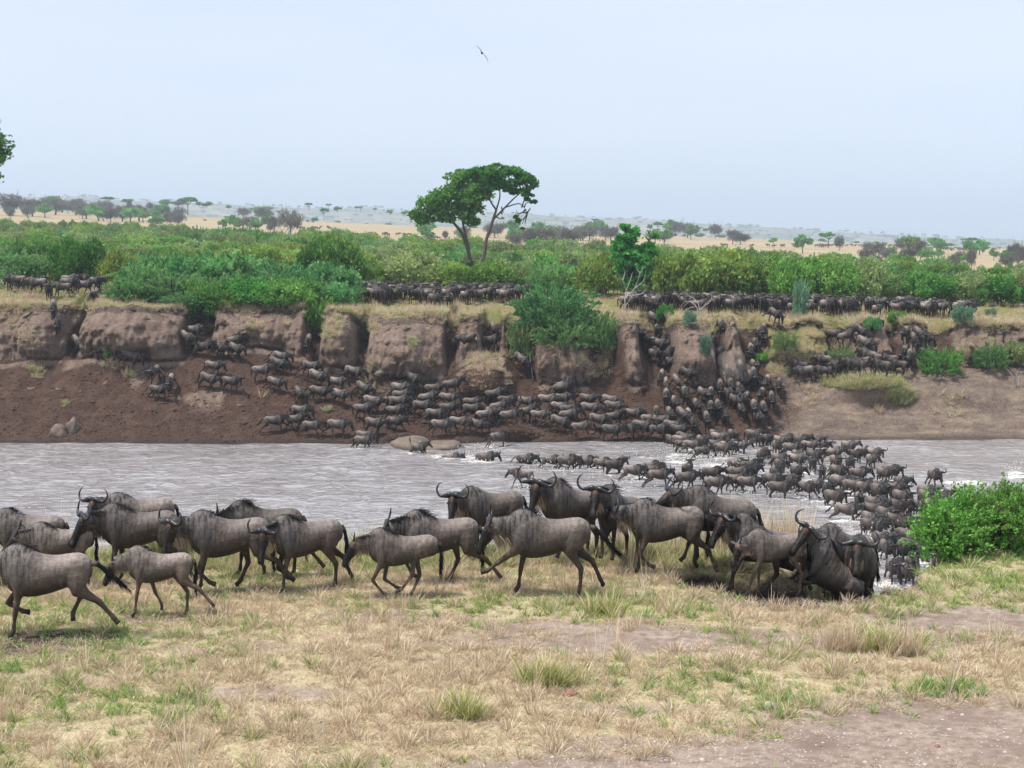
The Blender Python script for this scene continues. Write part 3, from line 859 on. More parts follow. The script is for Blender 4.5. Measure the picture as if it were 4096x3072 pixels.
    if hi:
        src = mesh_np('tmp', v, f, smooth=True)
        so = bpy.data.objects.new('tmp', src); COL.objects.link(so)
        md = so.modifiers.new('r', 'REMESH'); md.mode = 'VOXEL'; md.voxel_size = voxel; md.use_smooth_shade = True
        sm = so.modifiers.new('s', 'SMOOTH'); sm.factor = 0.5; sm.iterations = 4
        dg = bpy.context.evaluated_depsgraph_get()
        ev = so.evaluated_get(dg)
        me = bpy.data.meshes.new_from_object(ev)
        nv = len(me.vertices)
        co = np.empty(nv * 3, np.float32); me.vertices.foreach_get('co', co); co = co.reshape(-1, 3)
        fl = np.empty(len(me.loops), np.int32); me.loops.foreach_get('vertex_index', fl)
        lt = np.empty(len(me.polygons), np.int32); me.polygons.foreach_get('loop_total', lt)
        ls_ = np.empty(len(me.polygons), np.int32); me.polygons.foreach_get('loop_start', ls_)
        quads = fl.reshape(-1, 4) if (lt == 4).all() else None
        faces = [quads] if quads is not None else [np.stack([fl[ls_[lt == 4] + k] for k in range(4)], -1), np.stack([fl[ls_[lt == 3] + k] for k in range(3)], -1)]
        bpy.data.objects.remove(so); bpy.data.meshes.remove(src); bpy.data.meshes.remove(me)
        kd = KDTree(len(v))
        for i, p in enumerate(v): kd.insert(p, i)
        kd.balance()
        ids = np.array([kd.find(p)[1] for p in co])
        C, B = c[ids].copy(), b[ids].copy()
        eq = np.vstack([np.stack([q_[:, i_], q_[:, (i_ + 1) % q_.shape[1]]], -1) for q_ in faces for i_ in range(q_.shape[1])])
        deg = np.bincount(eq[:, 0], minlength=nv)[:, None] + 1e-9
        for _ in range(3):
            for ch in range(3): C[:, ch] = 0.4 * C[:, ch] + 0.6 * np.bincount(eq[:, 0], C[eq[:, 1], ch], nv) / deg[:, 0]
            B = 0.4 * B + 0.6 * np.bincount(eq[:, 0], B[eq[:, 1]], nv) / deg[:, 0]
        dx, dz = co[:, 0] - piv[0], co[:, 2] - piv[2]
        RS = np.stack([piv[0] + cp * dx + sp * dz, co[:, 1], piv[2] - sp * dx + cp * dz], -1)
        v2, f2, c2, r2, b2 = co, faces, C, RS, B
    else:
        v2, f2, c2, r2, b2 = v, f, c, r, b
    # ---- ears and eyes joined onto the body mesh
    ev, ef, ec = [], [], []
    base = len(v2); nb = 0
    H = lambda s, y, u: trunk(poll + (ax * s + hs * y + hu * u) * hk)
    for sy in (1, -1):
        L = 0.20; k = 6 if hi else 3
        e0 = H(0.0, sy * 0.075, 0.035)
        ed = unit(H(-0.045, sy * 1.0, -0.20 + 0.15 * rng.random()) - H(0, 0, 0))
        eu = unit(H(-0.6, 0, 0.8) - H(0, 0, 0)); ew = unit(np.cross(ed, eu))
        for i in range(k + 1):
            t = i / k
            w = 0.05 * math.sin(math.pi * min(1, t * 0.85 + 0.12)) ** 0.8 * (1 if t < 1 else 0.1)
            cpt = e0 + ed * L * t + eu * 0.03 * math.sin(t * 2.0)
            for q in (cpt + ew * w, cpt + eu * 0.012 - ew * 0.0 , cpt - ew * w, cpt - eu * 0.018):
                ev.append(q); ec.append((SLATE * 0.55 if q is not None else 0) * tone)
        idx = base + nb + np.arange((k + 1) * 4).reshape(k + 1, 4)
        a, bq = idx[:-1], idx[1:]
        ef.append(np.stack([a, np.roll(a, -1, 1), np.roll(bq, -1, 1), bq], -1).reshape(-1, 4))
        nb += (k + 1) * 4
    nbody_faces = sum(len(x) for x in f2)
    if hi:
        for sy in (1, -1):
            cen = H(0.115, sy * 0.094, 0.055)
            n1_, n2_ = 5, 8
            for i in range(n1_ + 1):
                th = math.pi * i / n1_
                for j in range(n2_):
                    ph = 2 * math.pi * j / n2_
                    ev.append(cen + 0.019 * np.array((math.sin(th) * math.cos(ph), math.sin(th) * math.sin(ph), math.cos(th)))); ec.append(BLACK)
            idx = base + nb + np.arange((n1_ + 1) * n2_).reshape(n1_ + 1, n2_)
            a, bq = idx[:-1], idx[1:]
            ef.append(np.stack([a, bq, np.roll(bq, -1, 1), np.roll(a, -1, 1)], -1).reshape(-1, 4))
            nb += (n1_ + 1) * n2_
    ev, ec = np.array(ev), np.array(ec)
    vv = np.vstack([v2, ev]) + shift
    fq = np.vstack([f2[0]] + ef); ff = [fq] + ([f2[1]] if len(f2) > 1 else [])
    mi = np.zeros(len(fq) + (len(f2[1]) if len(f2) > 1 else 0), np.int32)
    if hi: mi[len(f2[0]) + len(ef[0]) * 2: len(fq)] = 1
    rr = np.vstack([r2, np.tile((1.2, 0, 0.5), (len(ev), 1))]); bb = np.concatenate([b2, np.zeros(len(ev))])
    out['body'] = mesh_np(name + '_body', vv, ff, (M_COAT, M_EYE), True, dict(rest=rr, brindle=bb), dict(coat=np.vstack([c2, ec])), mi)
    # ---- horns
    hv, hf, hn = [], [], 0
    calfh = calf >= 0.5
    for sy in (1, -1):
        if calfh:
            pts = [(0.03, 0.0, 0), (0.05, 0.05, -0.01), (0.075, 0.12, -0.02), (0.085, 0.20, -0.02)]
            rad = [0.024, 0.02, 0.013, 0.003]
        else:
            pts = [(0.012, 0.030, 0.0), (0.075, 0.045, 0.015), (0.15, 0.018, 0.02), (0.230, 0.000, 0.01), (0.300, 0.030, 0.0), (0.338, 0.095, -0.02), (0.332, 0.168, -0.03), (0.290, 0.230, -0.03), (0.250, 0.262, -0.03)]
            rad = [0.046, 0.046, 0.037, 0.030, 0.026, 0.022, 0.017, 0.010, 0.003]
        pts = np.array(pts) * (1.0 + 0.06 * rng.standard_normal(1)); 
        wv = -0.866 * ax + 0.5 * hu; fv = 0.5 * ax + 0.866 * hu
        pw = np.array([trunk(poll + (hu * 0.062 - ax * 0.012) * hk + hs * sy * p[0] + wv * p[1] + fv * p[2]) for p in pts])
        n = 3 if hi else 1
        pw = catmull(pw, n); rd = np.interp(np.linspace(0, len(rad) - 1, len(pw)), range(len(rad)), rad)
        if not hi: rd = rd * 1.7
        hsg = 10 if hi else 4
        ha = np.linspace(0, 2 * math.pi, hsg, endpoint=False)
        for i in range(len(pw)):
            tn = unit(pw[min(i + 1, len(pw) - 1)] - pw[max(i - 1, 0)])
            s1 = unit(np.cross(tn, (0.3, 0.1, 1))); s2 = np.cross(tn, s1)
            wob = 1 + (0.05 * (i % 2) if hi and i < 9 else 0)
            hv.append(pw[i][None] + rd[i] * wob * (np.cos(ha)[:, None] * s1 + np.sin(ha)[:, None] * s2))
        idx = hn + np.arange(len(pw) * hsg).reshape(-1, hsg)
        a, bq = idx[:-1], idx[1:]
        hf.append(np.stack([a, np.roll(a, -1, 1), np.roll(bq, -1, 1), bq], -1).reshape(-1, 4))
        hn += len(pw) * hsg
    nh = len(hv) // 2
    out['horns'] = [mesh_np(name + '_horn', np.vstack(hv[:nh]) + shift, hf[0], (M_HORN,)),
                    mesh_np(name + '_horn', np.vstack(hv[nh:]) + shift, hf[1] - hn // 2, (M_HORN,))]
    # ---- hair: blades of three faces
    def blades(roots, dirs, lens, widths, cols_, droop=0.0):
        n = len(roots); V = []; F = []; CC = []
        for i in range(n):
            d = unit(dirs[i]); sd = unit(np.cross(d, rng.standard_normal(3)))
            p = roots[i].copy(); dd = d.copy(); L = lens[i]
            k = len(V)
            for j, w in enumerate((1.0, 0.9, 0.6, 0.0)):
                if j == 3: V.append(p.copy()); CC.append(cols_[i] * 1.1)
                else:
                    V += [p + sd * widths[i] * w, p - sd * widths[i] * w]; CC += [cols_[i] * (0.8 + 0.1 * j)] * 2
                dd = unit(dd + np.array((0, 0, -droop))); p = p + dd * L / 3
            F += [(k, k + 1, k + 3, k + 2), (k + 2, k + 3, k + 5, k + 4), (k + 4, k + 5, k + 6, k + 6)]
        F = np.array(F); tri = F[:, 2] == F[:, 3]
        return np.array(V) + shift, [F[~tri], F[tri][:, :3]], np.array(CC)
    wild = pose.get('wild', 0.3)
    side = rng.choice((-1, 1))
    def along(seq, t):
        x = t * (len(seq) - 1); i = min(int(x), len(seq) - 2); u = x - i
        return [seq[i][k] * (1 - u) + seq[i + 1][k] * u for k in range(3)]
    nm = (330 if hi else 40)
    roots, dirs, lens, wd, cl = [], [], [], [], []
    cr = [(trunk((x, 0, z)), trunk((x, 0, z + 1)) - trunk((x, 0, z)), np.array((0, 1.0, 0))) for x, z in ((0.12, 1.235), (0.30, 1.34), (0.44, 1.375))] + crest[2 if hi else 1:]
    back = -(crest[-1][0] - crest[0][0]); back = unit(back)
    for i in range(nm):
        t = rng.random()
        p, u, s = along(cr, t)
        roots.append(p - u * 0.02 + s * rng.normal(0, 0.018))
        dirs.append(unit(u) * (0.35 + wild + 0.5 * rng.random()) + back * (0.45 + 0.5 * rng.random()) + unit(s) * (side * 0.8 + rng.normal(0, 0.35)))
        lens.append((0.10 + 0.14 * rng.random() + 0.05 * wild) * (0.75 if calf else 1)); wd.append(0.006 if hi else 0.02); cl.append(BLACK * (0.8 + 0.5 * rng.random()) + (RUFOUS * 0.1 if rng.random() < 0.15 else 0))
    V, F, CC = blades(roots, dirs, lens, wd, cl, 0.55)
    out['mane'] = mesh_np(name + '_mane', V, F, (M_HAIR,), False, None, dict(coat=CC))
    nbd = (420 if hi else 26)
    roots, dirs, lens, wd, cl = [], [], [], [], []
    jaw = [(H(0.20, 0, -0.135), H(0, 1, 0) - H(0, 0, 0), 0.05), (H(0.06, 0, -0.14), H(0, 1, 0) - H(0, 0, 0), 0.07)]
    th = jaw + [x for x in throat[::-1]][: max(3, int(len(throat) * 0.85))]
    bcol = BUFF * (0.9 if pose.get('beard', 1) else 0.25)
    for i in range(nbd):
        t = rng.random() ** 1.2
        p, s, hw = along(th, t)
        roots.append(p + unit(s) * rng.normal(0, 0.4) * hw * 0.8 + np.array((0, 0, 0.03)))
        dirs.append(np.array((0, 0, -1.0)) + back * (0.15 + 0.6 * wild) + rng.normal(0, 0.12, 3))
        lens.append((0.15 + 0.18 * rng.random()) * (0.45 if calf else 1) * (1 - 0.35 * t)); wd.append(0.007 if hi else 0.022)
        cl.append(bcol * (0.6 + 0.6 * rng.random()))
    V, F, CC = blades(roots, dirs, lens, wd, cl, 0.12)
    out['beard'] = mesh_np(name + '_beard', V, F, (M_HAIR,), False, None, dict(coat=CC))
    # ---- tail
    tp = pose.get('tail', 'hang')
    tb = trunk((-0.785, 0, 1.06))
    sw = pose.get('tail_side', 0.05)
    T = {'hang': [(0, 0, 0), (-.06, 0, -.08), (-.08, sw, -.25), (-.07, sw * 1.6, -.45), (-.08, sw * 2, -.72)],
         'swing': [(0, 0, 0), (-.10, 0, -.02), (-.24, sw, -.14), (-.38, sw * 2, -.28), (-.60, sw * 3, -.45)],
         'stream': [(0, 0, 0), (-.12, 0, .02), (-.30, sw, .0), (-.48, sw * 2, -.03), (-.75, sw * 3, .02)],
         'up': [(0, 0, 0), (-.10, 0, .06), (-.16, sw, .2), (-.18, sw, .36), (-.26, sw * 2, .58)]}[tp]
    tpts = catmull(np.array(T), 4 if hi else 2) * (0.8 if calf else 1.0) + tb
    TV, TF, TC = [], [], []
    ts = 7 if hi else 4; ta = np.linspace(0, 2 * math.pi, ts, endpoint=False)
    nt = int(len(tpts) * 0.72)
    for i in range(nt):
        tn = unit(tpts[min(i + 1, len(tpts) - 1)] - tpts[max(i - 1, 0)]); s1 = unit(np.cross(tn, (0.1, 1, 0.2))); s2 = np.cross(tn, s1)
        rad = 0.034 * (1 - i / nt) + 0.018
        TV.append(tpts[i] + shift + rad * (np.cos(ta)[:, None] * s1 + np.sin(ta)[:, None] * s2)); TC += [(GREY * 0.7 if i < nt * 0.3 else BLACK)] * ts
    idx = np.arange(nt * ts).reshape(nt, ts); a, bq = idx[:-1], idx[1:]
    TF = np.stack([a, np.roll(a, -1, 1), np.roll(bq, -1, 1), bq], -1).reshape(-1, 4)
    roots, dirs, lens, wd, cl = [], [], [], [], []
    for i in range(170 if hi else 22):
        t = 0.28 + 0.62 * rng.random(); x = t * (len(tpts) - 1); k = min(int(x), len(tpts) - 2)
        p = tpts[k] + (tpts[k + 1] - tpts[k]) * (x - k)
        roots.append(p + rng.normal(0, 0.012, 3)); dirs.append(unit(tpts[k + 1] - tpts[k]) + rng.normal(0, 0.16, 3)); lens.append(0.16 + 0.16 * rng.random())
        wd.append(0.007 if hi else 0.022); cl.append(BLACK * (0.8 + 0.5 * rng.random()))
    V, F, CC = blades(roots, dirs, lens, wd, cl, 0.10)
    o = len(TF) and nt * ts
    out['tail'] = mesh_np(name + '_tail', np.vstack(TV + [V]), [np.vstack([TF, F[0] + o]), F[1] + o], (M_HAIR,), True, None, dict(coat=np.vstack([np.array(TC), CC])))
    return out

def place_beast(meshes, loc, rz, scale, label, group, parts=('horns', 'mane', 'beard', 'tail'), rx=0.0, ry=0.0):
    e = empty('wildebeest', loc, rz, scale)
    e.scale = (0.92 * scale, 1.08 * scale, 1.05 * scale)      # short-coupled, deep-bodied
    if rx or ry:
        e.rotation_euler = (Matrix.Rotation(rz, 3, 'Z') @ Matrix.Rotation(ry, 3, 'Y') @ Matrix.Rotation(rx, 3, 'X')).to_euler()
    link('body', meshes['body'], e)
    for p in parts:
        if p == 'horns':
            for h in meshes['horns']: link('horn', h, e)
        else:
            link(p, meshes[p], e)
    return tag(e, label, 'wildebeest', group)
# ================================================================== vegetation
def mat_leaf(name, a, b, accent=None, acc=0.03, trans=0.38):
    t = NT(name)
    lv = t.attr('lv')
    c = t.mix(t.ramp(lv, 0.15, 0.85), a, b)
    if accent is not None:
        c = t.mix(t.ramp(lv, 1.0 - acc, 1.0 - acc + 0.004), c, accent)
    r = t.rnd()
    h = t.new('HueSaturation'); t.put(h.inputs['Hue'], t.ramp(r, 0, 1, 0.478, 0.522)); t.put(h.inputs['Value'], t.ramp(t.math('FRACT', t.math('MULTIPLY', r, 7.31)), 0, 1, 0.78, 1.22)); t.put(h.inputs['Color'], c)
    c = h.outputs['Color']
    d = t.new('BsdfDiffuse'); t.put(d.inputs['Color'], c)
    tr = t.new('BsdfTranslucent'); t.put(tr.inputs['Color'], c)
    m = t.new('MixShader'); t.put(m.inputs[0], trans); t.l.new(d.outputs[0], m.inputs[1]); t.l.new(tr.outputs[0], m.inputs[2])
    t.l.new(m.outputs[0], t.out.inputs['Surface'])
    return t.m
ML = {
    'blue': mat_leaf('leaf_blue_green', (0.070, 0.225, 0.065), (0.265, 0.480, 0.180), (0.34, 0.14, 0.03), 0.006),
    'green': mat_leaf('leaf_green', (0.060, 0.190, 0.036), (0.235, 0.430, 0.095), (0.42, 0.20, 0.03), 0.012),
    'yellow': mat_leaf('leaf_yellow_green', (0.125, 0.250, 0.045), (0.370, 0.500, 0.130), (0.46, 0.22, 0.03), 0.02),
    'dark': mat_leaf('leaf_dark_green', (0.032, 0.150, 0.028), (0.150, 0.370, 0.075), (0.22, 0.26, 0.03), 0.02),
    'olive': mat_leaf('leaf_olive', (0.140, 0.225, 0.075), (0.340, 0.440, 0.180), (0.44, 0.34, 0.14), 0.05),
    'grey': mat_leaf('twig_grey', (0.130, 0.115, 0.105), (0.235, 0.215, 0.190), (0.17, 0.20, 0.11), 0.18),
    'silver': mat_leaf('leaf_silver_green', (0.12, 0.25, 0.15), (0.28, 0.46, 0.30), (0.66, 0.52, 0.05), 0.02),
    'bright': mat_leaf('leaf_bright_green', (0.070, 0.235, 0.038), (0.270, 0.510, 0.120), (0.36, 0.30, 0.05), 0.02),
}
M_BARK = mat_flat('bark', (0.105, 0.082, 0.072), 0.9, 0.1, 0.4, 6)
M_DEAD = mat_flat('dead_wood', (0.33, 0.29, 0.27), 0.85, 0.1, 0.3, 8)

def leaf_cloud(pts, nrm, size, rng, aspect=1.7, lv=None, droop=0.0):
    """one rhombic leaf per point"""
    n = len(pts)
    d = nrm + rng.normal(0, 0.75, (n, 3)); d[:, 2] += 0.25 - droop
    d /= np.linalg.norm(d, axis=1)[:, None] + 1e-9
    q = np.cross(d, rng.normal(0, 1, (n, 3))); q /= np.linalg.norm(q, axis=1)[:, None] + 1e-9
    s = size * rng.uniform(0.6, 1.35, n)[:, None]
    a, b, c, e = pts - d * s * aspect * 0.5, pts + q * s * 0.5, pts + d * s * aspect * 0.5, pts - q * s * 0.5
    V = np.stack([a, b, c, e], 1).reshape(-1, 3)
    F = np.arange(4 * n).reshape(n, 4)
    L = rng.random(n) if lv is None else lv
    return V, F, np.repeat(L, 4)

def clump_points(centers, radii, n, rng, flat=0.8):
    """points near the skin of overlapping clumps"""
    w = radii ** 2; w = w / w.sum()
    k = rng.choice(len(centers), n, p=w)
    d = rng.normal(0, 1, (n, 3)); d[:, 2] = d[:, 2] * 0.9 + 0.25
    d /= np.linalg.norm(d, axis=1)[:, None]
    r = rng.uniform(0.25, 1.0, n) ** 0.5 * np.where(rng.random(n) < 0.18, 1.35, 1.0)
    p = centers[k] + d * (r * radii[k])[:, None] * np.array((1, 1, flat))
    return p, d, k

CROWNS = {}
def crown(kind, var):
    """unit crown: radius 1 in plan, 0..1 high"""
    key = (kind, var)
    if key in CROWNS: return CROWNS[key]
    rng = np.random.default_rng(hash(kind) % 0 + var * 13 + len(kind) if False else 100 + var * 17 + sum(map(ord, kind)))
    if kind == 'bush':
        nc = 46
        u = rng.random(nc); th = rng.random(nc) * 6.283
        r = np.sqrt(rng.random(nc)) * 0.80
        top = np.sqrt(np.maximum(0, 1 - r ** 2)) * (0.72 + 0.25 * rng.random(nc))
        z = top * (0.25 + 0.62 * np.sqrt(u))
        C = np.stack([r * np.cos(th), r * np.sin(th), z], -1); Rd = rng.uniform(0.16, 0.30, nc)
        P, D, k = clump_points(C, Rd, 9500, rng, 0.75)
        P[:, 2] = np.abs(P[:, 2])
        lv = np.clip(0.5 * rng.random(len(P)) + 0.5 * rng.random(nc)[k], 0, 1)
        V, F, L = leaf_cloud(P, D, 0.048, rng, 1.6, np.where(rng.random(len(P)) < 0.03, 0.99, lv * 0.96))
    elif kind == 'wispy':
        ns = 260
        V0, N0, L0 = [], [], []
        for i in range(ns):
            th = rng.random() * 6.283; r0 = math.sqrt(rng.random()) * 0.62
            root = np.array((r0 * math.cos(th), r0 * math.sin(th), rng.uniform(0.05, 0.55) * math.sqrt(1 - r0 * r0)))
            d = unit(np.array((math.cos(th) * (0.3 + r0), math.sin(th) * (0.3 + r0), rng.uniform(0.25, 1.1))) + rng.normal(0, 0.25, 3))
            Ln = rng.uniform(0.25, 0.45); c0 = rng.random()
            t = rng.random(46)
            p = root + d * (Ln * t)[:, None] + rng.normal(0, 0.030, (46, 3)) * (1.15 - t)[:, None]
            p[:, 2] -= 0.10 * t * t
            V0.append(p); N0.append(np.tile(d, (46, 1))); L0.append(np.clip(0.5 * c0 + 0.5 * rng.random(46), 0, 1) * 0.97)
        P = np.concatenate(V0); P[:, 2] = np.abs(P[:, 2])
        V, F, L = leaf_cloud(P, np.concatenate(N0) * 1.6, 0.026, rng, 3.2, np.concatenate(L0))
    elif kind == 'round':
        nc = 30
        d = rng.normal(0, 1, (nc, 3)); d /= np.linalg.norm(d, axis=1)[:, None]
        C = d * (rng.random(nc) ** 0.5 * 0.78)[:, None] * np.array((1, 1, 0.36)) + np.array((0, 0, 0.62)); Rd = rng.uniform(0.20, 0.32, nc)
        P, D, k = clump_points(C, Rd, 2600, rng, 0.5)
        V, F, L = leaf_cloud(P, D, 0.085, rng, 1.5, np.clip(0.5 * rng.random(len(P)) + 0.5 * rng.random(nc)[k], 0, 0.97))
    elif kind == 'flat':
        nc = 26
        r = np.sqrt(rng.random(nc)) * 0.85; th = rng.random(nc) * 6.283
        C = np.stack([r * np.cos(th), r * np.sin(th), 0.80 + 0.10 * (1 - r) + rng.normal(0, 0.035, nc)], -1); Rd = rng.uniform(0.16, 0.26, nc)
        P, D, k = clump_points(C, Rd, 2200, rng, 0.28)
        V, F, L = leaf_cloud(P, D, 0.080, rng, 1.5, np.clip(0.5 * rng.random(len(P)) + 0.5 * rng.random(nc)[k], 0, 0.97))
    elif kind == 'bare':
        # leafless twig cloud
        nc = 34
        d = rng.normal(0, 1, (nc, 3)); d /= np.linalg.norm(d, axis=1)[:, None]
        C = d * (rng.random(nc) ** 0.5 * 0.74)[:, None] * np.array((1, 1, 0.40)) + np.array((0, 0, 0.56)); Rd = rng.uniform(0.20, 0.32, nc)
        P, D, k = clump_points(C, Rd, 3000, rng, 0.6)
        V, F, L = leaf_cloud(P, D * 1.5, 0.022, rng, 8.0, rng.random(len(P)) * 0.98)
    n = len(F); cen = V.reshape(n, 4, 3).mean(1)
    kp = vnoise(cen[:, 0] * 3.2 + var * 3, cen[:, 1] * 3.2, cen[:, 2] * 4.0, 2) > (-0.26 if kind in ('bush', 'wispy') else -0.30)
    V = V.reshape(n, 4, 3)[kp].reshape(-1, 3); L = L.reshape(n, 4)[kp].ravel(); F = np.arange(len(V)).reshape(-1, 4)
    m = (V, F, L)
    CROWNS[key] = m
    return m

CROWN_MESH = {}
def crown_mesh(kind, var, mat):
    key = (kind, var, mat)
    if key not in CROWN_MESH:
        V, F, L = crown(kind, var)
        CROWN_MESH[key] = mesh_np('crown_%s' % kind, V, F, (ML[mat],), False, dict(lv=L))
    return CROWN_MESH[key]

def tube_mesh(paths, mat, seg=6, name='branches'):
    """paths: list of (points, radii)"""
    V, F, o = [], [], 0
    a = np.linspace(0, 2 * math.pi, seg, endpoint=False)
    for P, rad in paths:
        P = np.asarray(P, float)
        for i in range(len(P)):
            tn = unit(P[min(i + 1, len(P) - 1)] - P[max(i - 1, 0)])
            s1 = unit(np.cross(tn, (0.31, 0.92, 0.17))); s2 = np.cross(tn, s1)
            V.append(P[i] + rad[i] * (np.cos(a)[:, None] * s1 + np.sin(a)[:, None] * s2))
        idx = o + np.arange(len(P) * seg).reshape(-1, seg); x, y = idx[:-1], idx[1:]
        F.append(np.stack([x, np.roll(x, -1, 1), np.roll(y, -1, 1), y], -1).reshape(-1, 4)); o += len(P) * seg
    return mesh_np(name, np.vstack(V), np.vstack(F), (mat,), True)

def stems_unit(var, kind):
    rng = np.random.default_rng(500 + var)
    paths = []
    if kind in ('bush', 'wispy'):
        for i in range(9):
            th = rng.random() * 6.283; r = rng.uniform(0.25, 0.75)
            e = np.array((r * math.cos(th), r * math.sin(th), rng.uniform(0.35, 0.75)))
            s = e * np.array((0.12, 0.12, 0)) + np.array((0, 0, -0.04))
            paths.append((catmull([s, e * np.array((.45, .45, .5)) + rng.normal(0, .03, 3), e], 3), np.linspace(0.026, 0.006, 7)))
    else:
        zt = {'round': 0.35, 'flat': 0.55, 'bare': 0.28}[kind]
        lean = rng.normal(0, 0.06, 2)
        top = np.array((lean[0], lean[1], zt))
        paths.append((catmull([(0, 0, -0.03), (lean[0] * .4, lean[1] * .4, zt * 0.5), top], 3), np.linspace(0.055, 0.036, 7)))
        for i in range(7 if kind != 'bare' else 10):
            th = i * 6.283 / 7 + rng.normal(0, 0.3); r = rng.uniform(0.35, 0.75)
            e = np.array((r * math.cos(th), r * math.sin(th), rng.uniform(0.62, 0.85) if kind != 'flat' else 0.82))
            m = top * 0.55 + e * 0.45 + np.array((0, 0, 0.05 if kind != 'flat' else -0.02))
            paths.append((catmull([top, m, e], 3), np.linspace(0.030, 0.007, 7)))
            if kind == 'bare':
                for _ in range(3):
                    e2 = e + rng.normal(0, 0.18, 3) + np.array((0, 0, 0.1)); paths.append((np.array([m * .4 + e * .6, e2]), np.array([0.014, 0.004])))
    return paths
STEMS = {}
def stem_mesh(var, kind, mat=None):
    key = (var, kind)
    if key not in STEMS: STEMS[key] = tube_mesh(stems_unit(var, kind), mat or M_BARK, 5)
    return STEMS[key]

_veg_n = 0
def bush(loc, w, h, kind='bush', mat='green', label=None, group=None, name='bush', cat='bush', tree=False, tilt=(0, 0)):
    global _veg_n
    _veg_n += 1
    var = _veg_n % (5 if kind in ('bush',) else 3)
    e = bpy.data.objects.new(name, None); COL.objects.link(e)
    e.location = loc; e.rotation_euler = (tilt[0], tilt[1], random.uniform(0, 6.283))
    e.scale = (w / 2, w / 2, h)
    link('crown' if tree else 'foliage', crown_mesh(kind, var, mat), e)
    link('trunk' if tree else 'branches', stem_mesh(var % 3, kind), e)
    return tag(e, label, cat, group)

ORD = 'first second third fourth fifth sixth seventh eighth ninth tenth eleventh twelfth thirteenth fourteenth fifteenth sixteenth seventeenth eighteenth nineteenth twentieth'.split()
TENS = {2: 'twenty', 3: 'thirty', 4: 'forty', 5: 'fifty', 6: 'sixty', 7: 'seventy', 8: 'eighty', 9: 'ninety'}
def ordinal(n):
    if n <= 20: return ORD[n - 1]
    if n >= 100: return 'hundred-and-' + ordinal(n - 100) if n > 100 else 'hundredth'
    return (TENS[n // 10][:-1] + 'ieth') if n % 10 == 0 else TENS[n // 10] + '-' + ORD[n % 10 - 1]

# ---- scatter of tufts on points (grass that nobody could count)
def scatter(name, label, protos, pts, rot, scl, idx):
    pc = bpy.data.collections.new(name + '_tufts')
    for i, m in enumerate(protos):
        o = bpy.data.objects.new('%s_tuft_%02d' % (name, i), m); pc.objects.link(o)
    me = bpy.data.meshes.new(name)
    n = len(pts)
    me.vertices.add(n); me.vertices.foreach_set('co', np.asarray(pts, np.float32).ravel())
    a = me.attributes.new('rot', 'FLOAT_VECTOR', 'POINT'); a.data.foreach_set('vector', np.asarray(rot, np.float32).ravel())
    a = me.attributes.new('scl', 'FLOAT_VECTOR', 'POINT'); a.data.foreach_set('vector', np.asarray(scl, np.float32).ravel())
    a = me.attributes.new('idx', 'INT', 'POINT'); a.data.foreach_set('value', np.asarray(idx, np.int32))
    ob = link(name, me)
    ng = bpy.data.node_groups.new(name, 'GeometryNodeTree')
    ng.interface.new_socket('Geometry', in_out='INPUT', socket_type='NodeSocketGeometry')
    ng.interface.new_socket('Geometry', in_out='OUTPUT', socket_type='NodeSocketGeometry')
    N, L = ng.nodes, ng.links
    gi, go = N.new('NodeGroupInput'), N.new('NodeGroupOutput')
    ip = N.new('GeometryNodeInstanceOnPoints'); ip.inputs['Pick Instance'].default_value = True
    ci = N.new('GeometryNodeCollectionInfo'); ci.inputs['Collection'].default_value = pc
    ci.inputs['Separate Children'].default_value = True; ci.inputs['Reset Children'].default_value = True
    def na(nm, ty):
        x = N.new('GeometryNodeInputNamedAttribute'); x.data_type = ty; x.inputs['Name'].default_value = nm
        return x.outputs['Attribute']
    er = N.new('FunctionNodeEulerToRotation')
    L.new(gi.outputs[0], ip.inputs['Points']); L.new(ci.outputs[0], ip.inputs['Instance'])
    L.new(na('idx', 'INT'), ip.inputs['Instance Index'])
    L.new(na('rot', 'FLOAT_VECTOR'), er.inputs[0]); L.new(er.outputs[0], ip.inputs['Rotation'])
    L.new(na('scl', 'FLOAT_VECTOR'), ip.inputs['Scale']); L.new(ip.outputs[0], go.inputs[0])
    md = ob.modifiers.new('scatter', 'NODES'); md.node_group = ng
    return tag(ob, label, None, None, 'stuff')

